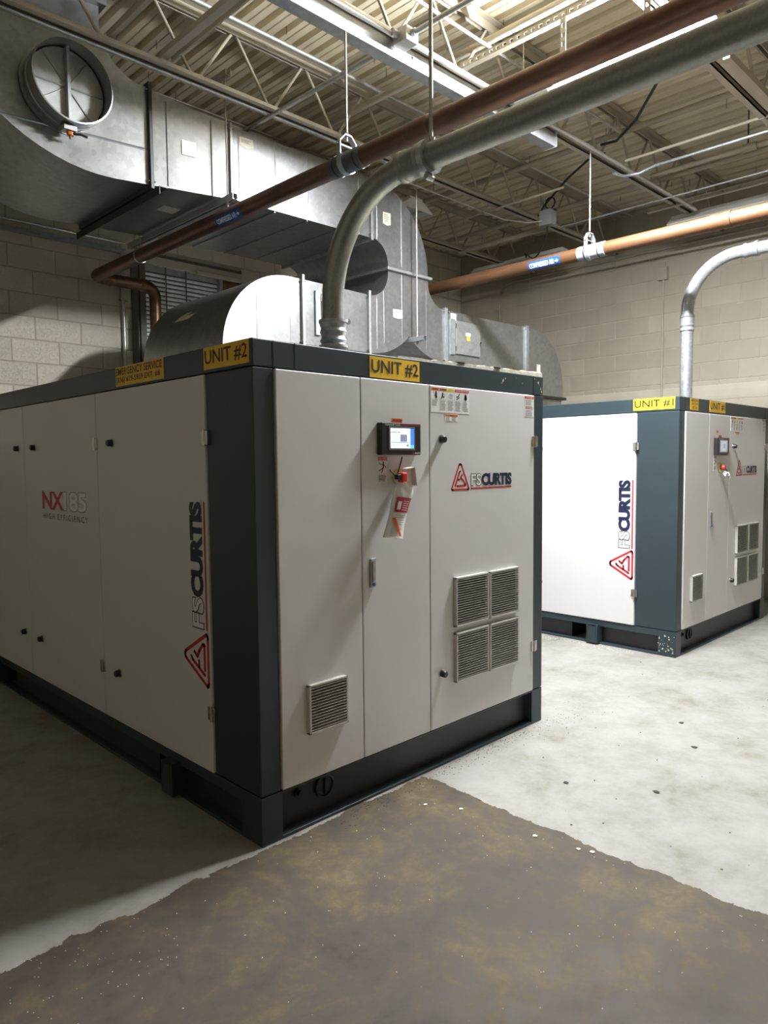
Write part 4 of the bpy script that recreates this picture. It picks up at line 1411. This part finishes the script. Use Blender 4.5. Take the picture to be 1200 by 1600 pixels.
# copper main over the gap and the far cabinet
C2 = 3.79
t = thing('copper_pipe', 'bright orange copper pipe running to the right, carrying a blue label and grey sleeve', 'pipe', (C2, 0, ZC))
MB().tube([(0, -5.9, 0), (0, 4.45, 0)], RC, 22).build('pipe', 'copper', t)
m = MB()
m.lathe((0, 0.828, 0), (0, -1, 0), [(0, RC), (0.003, RC + 0.004), (0.237, RC + 0.004), (0.24, RC)], 24)
m.build('insulating_sleeve', 'sleeve_grey', t)
for yy in (0.765, 0.645):
    m = MB()
    m._lathe(Vector((0, yy, 0)), Vector((0, -1, 0)), [(0, RC + 0.003), (0, RC + 0.006), (0.007, RC + 0.006), (0.007, RC + 0.003)], 24)
    m.build('band', 'black_plastic', t)
m = MB()
m.lathe((0, -0.225, 0), (0, -1, 0), [(0, RC), (0.003, RC + 0.006), (0.036, RC + 0.006), (0.040, RC + 0.003), (0.10, RC + 0.003), (0.104, RC + 0.006), (0.140, RC + 0.006), (0.143, RC)], 24)
m.build('solder_sleeve', 'copper', t)
pipe_label(t, 0, 0, RC, 1.288, 0.980, 0.074, PI + 0.36, 'COMPRESSED AIR')
clevis('white clevis hanger holding the bright copper pipe at its grey sleeve', C2, 0.735, ZC, 4.02, RC + 0.005, False)

# ------------------------------------------------------------------ ventilation duct
DY0, DY1 = 2.20, 3.40
t = thing('ventilation_duct', 'galvanized sheet metal duct system joining both cabinets and rising through the roof', 'duct', (0, 0, 0))
xz = lambda u, v, d=0.0: (u, d, v)          # profile in the x-z plane, extruded along y


def shell(name, outer, inner, mat='duct', y0=DY0, y1=DY1, tilt=0.0):
    """duct body: two matching edge curves, closed front and back"""
    m = MB()
    n_ = len(outer)
    assert n_ == len(inner)
    v = []
    for y in (y0, y1):
        v += [(a, y, b) for a, b in outer] + [(a, y, b) for a, b in inner]
    f = []
    for i in range(n_ - 1):
        f.append((i, i + 1, n_ + i + 1, n_ + i))                                   # front
        o = 2 * n_
        f.append((o + i, o + n_ + i, o + n_ + i + 1, o + i + 1))                   # back
    m.add(v, f)
    sv = [(a, y, b) for a, b in outer for y in (y0, y1)]
    m.add(sv, [(2 * i, 2 * i + 1, 2 * i + 3, 2 * i + 2) for i in range(n_ - 1)], True)
    sv = [(a, y, b) for a, b in inner for y in (y0, y1)]
    m.add(sv, [(2 * i, 2 * i + 2, 2 * i + 3, 2 * i + 1) for i in range(n_ - 1)], True)
    if tilt:          # front cheek slightly skewed to the room
        m.v = [(a, b + ((0.8 - a) * tilt if abs(b - y0) < 1e-6 else 0.0), c) for a, b, c in m.v]
    return m.build(name, mat, t, fix=False)


def straight(name, x0, x1, zb0, zt0, zb1, zt1, mat='duct'):
    return shell(name, [(x0, zt0), (x1, zt1)], [(x0, zb0), (x1, zb1)], mat)


# elbow rising to the roof at upper left
nA = 18
inner = arc(0.792, 4.302, 0.297, 270, 180, nA) + [(0.495, 4.56)]
outer = arc(0.517, 4.350, 0.984, 272, 180, nA) + [(-0.467, 4.56)]
inner = [(0.799, 4.005)] + inner
outer = [(0.799, 3.382)] + outer
DYE = 2.28          # the roof elbow sits slightly further back; the taper sheet is angled between
shell('roof_elbow', outer, inner, 'duct', DYE, tilt=0.08)
MB().box(-0.50, 0.53, 2.26, 2.31, 4.40, 4.44).box(-0.50, 0.53, DY1, DY1 + 0.035, 4.40, 4.44).box(0.495, 0.53, 2.31, DY1, 4.40, 4.44).box(-0.50, -0.467, 2.31, DY1, 4.40, 4.44).build('flange', 'duct', t)
tp_ = MB()
tp_.add([(0.805, DYE, 3.382), (1.372, DY0, 3.408), (1.372, DY0, 3.905), (0.805, DYE, 4.005), (0.805, DY1, 3.382), (1.372, DY1, 3.408), (1.372, DY1, 3.905), (0.805, DY1, 4.005)],
        [(0, 1, 2, 3), (4, 7, 6, 5), (0, 4, 5, 1), (3, 2, 6, 7)])
tp_.build('taper_section', 'duct', t, fix=False)
straight('upper_section', 1.378, 2.745, 3.412, 3.915, 3.425, 3.930)
outer = [(2.751, 3.930)] + arc(2.77, 3.225, 0.705, 90, 0, nA) + [(3.475, 3.205)]
inner = [(2.751, 3.428)] + arc(2.77, 3.240, 0.188, 90, 0, nA) + [(2.958, 3.205)]
shell('down_elbow', outer, inner)
# forked piece below: two elbows back to back
lo_in = [(2.958, 3.199)] + arc(2.738, 3.165, 0.220, 0, -90, nA) + [(2.716, 2.945)]
lo_out = [(3.216, 3.199), (3.216, 2.655)] + arc(2.738, 3.165, 0.705, -47, -90, nA - 2) + [(2.716, 2.460), (2.712, 2.460)]
lo_out = lo_out[:len(lo_in)]
shell('fork_left', lo_out, lo_in)
ri_in = [(3.475, 3.199)] + arc(3.700, 3.180, 0.225, 180, 270, nA) + [(3.716, 2.955)]
ri_out = [(3.216, 3.199), (3.216, 2.655)] + arc(3.700, 3.170, 0.705, 227, 270, nA - 2) + [(3.716, 2.465), (3.718, 2.465)]
ri_out = ri_out[:len(ri_in)]
shell('fork_right', ri_in, ri_out)
straight('left_section', 2.000, 2.710, 2.455, 2.955, 2.460, 2.945)
outer = [(1.994, 2.955), (1.880, 2.955)] + arc(1.880, 2.350, 0.605, 90, 180, nA) + [(1.275, 2.10)]
inner = [(1.994, 2.455), (1.880, 2.455)] + arc(1.880, 2.350, 0.105, 90, 180, nA) + [(1.775, 2.10)]
shell('outlet_elbow', outer, inner)
straight('right_section', 3.722, 5.060, 2.460, 2.955, 2.460, 2.955)
outer = [(5.066, 2.955), (5.190, 2.955)] + arc(5.190, 2.340, 0.615, 90, 0, nA) + [(5.805, 2.24)]
inner = [(5.066, 2.460), (5.190, 2.460)] + arc(5.190, 2.340, 0.115, 90, 0, nA) + [(5.305, 2.24)]
shell('outlet_elbow', outer, inner)
# collars down to the cabinets
MB().box(1.285, 1.765, DY0 + 0.01, DY1 - 0.01, 2.0, 2.10).build('cabinet_collar', 'base_dark', t)
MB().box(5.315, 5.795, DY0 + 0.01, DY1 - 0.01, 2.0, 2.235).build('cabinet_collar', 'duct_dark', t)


def flange_v(x, z0, z1, mat='strut', w=0.024, p=0.03, DY0=DY0):
    """frame round an upright joint at x"""
    m = MB()
    m.box(x - w / 2, x + w / 2, DY0 - p, DY0, z0 - p, z1 + p).box(x - w / 2, x + w / 2, DY1, DY1 + p, z0 - p, z1 + p)
    m.box(x - w / 2, x + w / 2, DY0, DY1, z1, z1 + p).box(x - w / 2, x + w / 2, DY0, DY1, z0 - p, z0)
    fl = m.build('flange', mat, t, bevel=0.002)
    for zc in (z0 + 0.02, z1 - 0.02):
        MB().cyl((x - w, DY0 - p * 0.5, zc), (x + w, DY0 - p * 0.5, zc), 0.007, 8).build('bolt', 'chrome', fl)
    return fl


def flange_h(z, x0, x1, mat='strut', w=0.024, p=0.03):
    m = MB()
    m.box(x0 - p, x1 + p, DY0 - p, DY0, z - w / 2, z + w / 2).box(x0 - p, x1 + p, DY1, DY1 + p, z - w / 2, z + w / 2)
    m.box(x0 - p, x0, DY0, DY1, z - w / 2, z + w / 2).box(x1, x1 + p, DY0, DY1, z - w / 2, z + w / 2)
    return m.build('flange', mat, t, bevel=0.002)


flange_v(0.802, 3.382, 4.005, 'base_dark', 0.024, 0.03, DYE)
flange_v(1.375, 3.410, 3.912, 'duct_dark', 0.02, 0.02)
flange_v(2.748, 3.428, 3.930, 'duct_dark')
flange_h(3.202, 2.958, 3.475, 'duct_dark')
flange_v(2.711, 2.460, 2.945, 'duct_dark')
flange_v(3.719, 2.462, 2.955, 'strut', 0.04, 0.02)
flange_v(1.997, 2.455, 2.955, 'duct_dark')
flange_v(5.063, 2.460, 2.955, 'strut', 0.05, 0.02)
flange_h(2.235, 5.305, 5.805, 'base_dark', 0.03)

# pressed seams and stiffening ribs on the front sheets
for (x, z0, z1) in ((1.445, 3.415, 3.915), (1.765, 3.418, 3.918), (2.075, 3.420, 3.922), (2.62, 3.425, 3.928),
                    (2.83, 3.43, 3.90), (3.13, 3.25, 3.82), (1.57, 2.45, 2.86), (1.877, 2.46, 2.95), (2.905, 2.56, 3.0), (2.82, 2.50, 2.93), (3.13, 2.62, 3.18), (3.454, 2.56, 3.10), (3.79, 2.47, 2.95), (4.62, 2.47, 2.95)):
    m = MB()
    m.add([(x - 0.006, DY0, z0), (x, DY0 - 0.0018, z0), (x + 0.006, DY0, z0), (x - 0.006, DY0, z1), (x, DY0 - 0.0018, z1), (x + 0.006, DY0, z1)], [(0, 1, 4, 3), (1, 2, 5, 4), (0, 2, 1), (3, 4, 5)])
    m.build('sheet_seam', 'duct', t)
# seams across the duct bottoms
for (x, z) in ((1.765, 3.410), (2.075, 3.414), (2.40, 3.417)):
    MB().box(x - 0.005, x + 0.005, DY0 + 0.01, DY1 - 0.01, z - 0.004, z + 0.004).build('sheet_seam', 'duct', t)
# paper stickers on the sheet metal
stk = [(1.455, 1.575, 3.80, 3.872), (2.90, 2.995, 3.568, 3.678), (3.016, 3.135, 2.79, 2.872), (1.58, 1.655, 2.43, 2.555)]
for (a, b, c, d) in stk:
    s = MB()
    s.prism([(a, c + 0.01), (a + (b - a) * 0.55, c), (b, c + 0.012), (b, d), (a, d - 0.004)], lambda u, v, d_=0: (u, DY0 - d_, v), 0.0005, 0.0015)
    o = s.build('sticker', 'duct_label', t)
    m = MB()
    text_bars(m, a + 0.015, b - 0.02, c + 0.03, d - 0.015, 4, lambda u, v, d_=0: (u, DY0 - d_, v), 0.002)
    m.build('small_print', 'grey_ink', o, fix=False)
s = MB().add([(1.02, 2.244, 3.632), (1.12, 2.230, 3.632), (1.12, 2.230, 3.730), (1.02, 2.244, 3.730)], [(0, 1, 2, 3)])
s.build('sticker', 'duct_label', t, fix=False)
s = MB().box(1.07, 1.20, 2.60, 2.72, 3.392, 3.394)
s.build('sticker', 'duct_label', t)
# sticker remnants on the curved sheet of the left outlet elbow
m = MB()
rr = 0.606
for (a0, a1, y0, y1) in ((146, 150, 2.72, 2.95), (143, 147, 2.80, 2.90)):
    v = []
    for i in range(4):
        a = math.radians(a0 + (a1 - a0) * i / 3)
        for y in (y0, y1):
            v.append((1.88 + rr * math.cos(a), y + 0.03 * i, 2.35 + rr * math.sin(a)))
    m.add(v, [(2 * i, 2 * i + 1, 2 * i + 3, 2 * i + 2) for i in range(3)])
m.build('sticker', 'duct_label', t, fix=False)
# access doors
for (x0, x1, z0, z1, lab) in ((3.855, 4.235, 2.56, 2.875, True), (2.185, 2.46, 2.55, 2.875, False)):
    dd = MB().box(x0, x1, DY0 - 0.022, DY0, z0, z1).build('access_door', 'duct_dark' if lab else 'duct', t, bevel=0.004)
    MB().box(x0 - 0.06, x0 - 0.01, DY0 - 0.02, DY0, z0 - 0.01, z1 + 0.01).build('hinge_strip', 'strut', dd)
    for zc in (z0 + 0.05, z1 - 0.05):
        MB().cyl((x0 - 0.005, DY0 - 0.024, zc - 0.02), (x0 - 0.005, DY0 - 0.024, zc + 0.02), 0.008, 8).build('hinge', 'chrome', dd)
    m = MB()
    m._lathe(Vector((x1 + 0.005, DY0 - 0.012, (z0 + z1) / 2 - 0.03)), Vector((0, -1, 0)), [(0, 0.024), (0.014, 0.024), (0.018, 0.012), (0.018, 0.001)], 14)
    m.build('latch', 'chrome', dd)
    if lab:
        MB().rect(4.0, 4.075, 2.745, 2.775, lambda u, v, d=0: (u, DY0 - 0.0225 - d, v), 0.001).build('red_sticker', 'paper', dd, fix=False)
        add_text(MB(), 'DANGER', 4.006, 4.069, 2.752, 2.768, lambda u, v, d=0: (u, DY0 - 0.0225 - d, v), 0.002).build('lettering', 'red', dd, fix=False)
        MB().rect(4.02, 4.065, 2.70, 2.743, lambda u, v, d=0: (u, DY0 - 0.0225 - d, v), 0.001).build('yellow_sticker', 'bright_yellow', dd, fix=False)
        MB().rect(3.80, 3.885, 2.85, 2.94, lambda u, v, d=0: (u, DY0 - d, v), 0.001).build('white_sticker', 'paper', dd, fix=False)
# round damper collar on the roof elbow
cx, cz = 0.262, 3.815
DYC = DY0
DY0 = DYE + (0.8 - 0.262) * 0.08          # the collar sits on the cheek of the roof elbow
m = MB()
rc = 0.236
m._lathe(Vector((cx, DY0, cz)), Vector((0, -1, 0)), [(0, rc + 0.02), (0.008, rc + 0.02), (0.009, rc), (0.05, rc), (0.055, rc + 0.006), (0.065, rc + 0.006), (0.07, rc), (0.15, rc), (0.155, rc + 0.005), (0.170, rc + 0.005), (0.172, rc - 0.003), (0.001, rc - 0.004)], 48)
col = m.build('damper_collar', 'duct', t)
m = MB()
m._lathe(Vector((cx, DY0 - 0.060, cz)), Vector((0, -1, 0)), [(0, rc - 0.012), (0.003, rc - 0.012), (0.003, 0.001)], 40)
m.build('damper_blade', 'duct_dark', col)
MB().box(cx - 0.009, cx + 0.009, DY0 - 0.10, DY0 - 0.063, cz - rc + 0.006, cz + rc - 0.006).build('damper_shaft', 'strut', col)
for a in (0, 180):
    ca, sa = math.cos(math.radians(a)), math.sin(math.radians(a))
    MB().tube([(cx + 0.012 * ca, DY0 - 0.068, cz + 0.012 * sa), (cx + (rc - 0.02) * ca, DY0 - 0.068, cz + (rc - 0.02) * sa)], 0.005, 6).build('stiffener', 'duct', col)
for a in (55, 130, 215, 310):
    ca, sa = math.cos(math.radians(a)), math.sin(math.radians(a))
    MB().tube([(cx + 0.03 * ca, DY0 - 0.066, cz + 0.03 * sa), (cx + (rc - 0.02) * ca, DY0 - 0.066, cz + (rc - 0.02) * sa)], 0.003, 6).build('stiffener', 'duct', col)
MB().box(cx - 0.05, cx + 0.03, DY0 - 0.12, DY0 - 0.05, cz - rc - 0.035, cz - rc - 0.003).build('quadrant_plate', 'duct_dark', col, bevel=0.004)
MB().cyl((cx, DY0 - 0.085, cz - rc - 0.075), (cx, DY0 - 0.085, cz - rc), 0.008, 8).build('damper_spindle', 'chrome', col)
MB().cyl((cx, DY0 - 0.085, cz - rc - 0.055), (cx, DY0 - 0.085, cz - rc - 0.035), 0.022, 8).build('locking_knob', 'handle_orange', col)
MB().tube([(cx, DY0 - 0.09, cz - rc - 0.045), (cx + 0.05, DY0 - 0.12, cz - rc - 0.045), (cx + 0.09, DY0 - 0.12, cz - rc - 0.05)], 0.008, 8).build('damper_lever', 'black_plastic', col)


DY0 = DYC
# long pressed seam across the elbow cheek and standing seams on the taper
m = MB()
for (xa, xb) in ((-0.10, 0.785),):
    ya, yb_ = DYE + (0.8 - xa) * 0.08, DYE + (0.8 - xb) * 0.08
    m.add([(xa, ya, 3.590), (xb, yb_, 3.612), (xb, yb_ - 0.006, 3.604), (xa, ya - 0.006, 3.582), (xb, yb_, 3.596), (xa, ya, 3.574)], [(0, 1, 2, 3), (3, 2, 4, 5)])
m.build('sheet_seam', 'duct', t)
for xa in (0.92, 1.235):
    ya = DYE + (DY0 - DYE) * (xa - 0.805) / 0.567
    m = MB().add([(xa - 0.006, ya, 3.40), (xa, ya - 0.006, 3.40), (xa + 0.006, ya, 3.40), (xa - 0.006, ya, 3.95 - (xa - 0.92) * 0.12), (xa, ya - 0.006, 3.95 - (xa - 0.92) * 0.12), (xa + 0.006, ya, 3.95 - (xa - 0.92) * 0.12)], [(0, 1, 4, 3), (1, 2, 5, 4)])
    m.build('sheet_seam', 'duct', t)


# duct hangers
def trapeze(label, x, z, y0, y1, ztop, rod_front, rod_back, rx=None):
    h = thing('trapeze_hanger', label, 'hanger', (x, 0, z), 'trapeze hangers of the duct')
    m = MB()
    m.box(-0.02, 0.02, y0, y1, -0.003, 0.0).box(-0.02, -0.017, y0, y1, -0.041, -0.003).box(0.017, 0.02, y0, y1, -0.041, -0.003).box(-0.017, -0.008, y0, y1, -0.041, -0.038).box(0.008, 0.017, y0, y1, -0.041, -0.038)
    m.build('strut', 'strut', h)
    for yy in (rod_front, rod_back):
        MB().cyl((0, yy, -0.07), (0, yy, ztop - z), 0.006, 8).build('rod', 'rod', h)
        MB().cyl((0, yy, -0.055), (0, yy, -0.041), 0.012, 6).build('nut', 'chrome', h)
        MB().cyl((0, yy, 0.0), (0, yy, 0.012), 0.012, 6).build('nut', 'chrome', h)
    return h


h = trapeze('trapeze strut and rods under the upper duct beside the dark copper pipe', 1.290, 3.382, 2.02, 3.62, 4.20, 2.115, 3.52)
MB().box(-0.02, 0.02, 1.98 + 0.09, 2.35, 0.80, 0.803).box(-0.02, -0.017, 2.07, 2.35, 0.803, 0.84).box(0.017, 0.02, 2.07, 2.35, 0.803, 0.84).build('top_strut', 'joist', h)
trapeze('trapeze strut and long thin rod at the fork of the duct', 3.235, 2.640, 2.02, 3.52, 4.48, 2.115, 3.47)
h = thing('support_angle', 'dark steel angle crossing under the large duct elbow at its flange', 'angle', (0.83, 0, 3.345))
MB().box(-0.03, 0.03, 2.16, 3.50, -0.004, 0.0).box(-0.03, -0.026, 2.16, 3.50, -0.05, -0.004).build('angle', 'base_dark', h)

# ------------------------------------------------------------------ right wall fittings
t = thing('wall_box', 'small beige outlet box with a conduit dropping down the right block wall', 'outlet box', (XR - PROUD, 1.468, 3.61))
MB().box(-0.055, 0, -0.055, 0.055, 0, 0.145).build('box', 'joist', t, bevel=0.004)
MB().cyl((-0.028, 0, 0.0), (-0.028, 0, -3.61), 0.012, 10).build('conduit', 'joist', t)
line_thing('wall_conduit', 'beige conduit running along the top of the right wall and bending down by the duct', 'conduit',
           [(XR - 0.025, -3.0, 3.97), (XR - 0.025, 3.55, 3.97), (XR - 0.025, 3.68, 3.955), (XR - 0.025, 3.77, 3.90), (XR - 0.03, 3.80, 3.80), (XR - 0.03, 3.80, 0.0)], 0.013, 'joist', 10)
band = MB()
pr = [(XR, 2.19), (XR - 0.010, 2.195), (XR - 0.015, 2.23), (XR - 0.015, 2.30), (XR - 0.010, 2.345), (XR, 2.37)]
for i in range(len(pr) - 1):
    (a_, b_), (c_, d_) = pr[i], pr[i + 1]
    band.add([(a_, YF, b_), (a_, YB - 0.02, b_), (c_, YB - 0.02, d_), (c_, YF, d_)], [(0, 1, 2, 3)], True)
struct(band.build('trim_1', 'plain_wall'))

# ------------------------------------------------------------------ floor debris
rng = random.Random(21)


def chips(name, label, mat, spots):
    m = MB()
    for (x, y, s) in spots:
        n_ = 5
        a0 = rng.uniform(0, 6)
        ring = [(x + s * rng.uniform(0.5, 1) * math.cos(a0 + 2 * PI * k / n_), y + s * rng.uniform(0.5, 1) * math.sin(a0 + 2 * PI * k / n_)) for k in range(n_)]
        hgt = min(0.004, s * 0.4)
        m.add([(a, b, 0.0) for a, b in ring] + [(a, b, hgt) for a, b in ring], [tuple(range(n_, 2 * n_))] + [(k, (k + 1) % n_, n_ + (k + 1) % n_, n_ + k) for k in range(n_)])
    o = m.build(name, mat, fix=False)
    stuff(tag(o, label, 'debris'))


sp = []
for i in range(420):           # crumbs along the front of the near cabinet
    xx = rng.uniform(0.3, 2.15)
    sp.append((xx, -abs(rng.gauss(0, 0.05)) - 0.012, rng.uniform(0.0012, 0.004)))
for i in range(60):
    sp.append((rng.uniform(1.9, 2.4), rng.uniform(-0.3, 0.3), rng.uniform(0.0012, 0.004)))
for i in range(50):
    sp.append((rng.uniform(0.95, 3.6), rng.uniform(-1.6, 0.2), rng.uniform(0.002, 0.006)))
for (x, y) in ((2.192, -0.812), (2.5, -0.614), (1.35, -0.55), (1.55, -0.9), (1.9, -1.3)):
    sp.append((x, y, 0.02))
chips('floor_crumbs', 'dark crumbs and specks scattered on the pale floor beside the cabinets', 'debris_dark', sp)
sp = []
for i in range(230):
    sp.append((rng.uniform(-1.4, 0.9), rng.uniform(-1.6, -0.05), rng.uniform(0.0008, 0.0030)))
for i in range(60):
    sp.append((rng.uniform(-1.0, -0.5), rng.uniform(-0.35, 0.0), rng.uniform(0.001, 0.0025)))
for (x, y) in ((0.83, -0.72), (0.72, -0.22), (0.80, -0.36), (0.88, -0.95), (0.86, -0.90)):
    sp.append((x, y, 0.013))
for i in range(320):
    sp.append((U1X - 0.05 - abs(rng.gauss(0.0, 0.06)), rng.uniform(0.3, 1.6), rng.uniform(0.002, 0.006)))
chips('floor_flakes', 'pale flakes strewn on the painted floor and by the far cabinet base', 'debris_pale', sp)
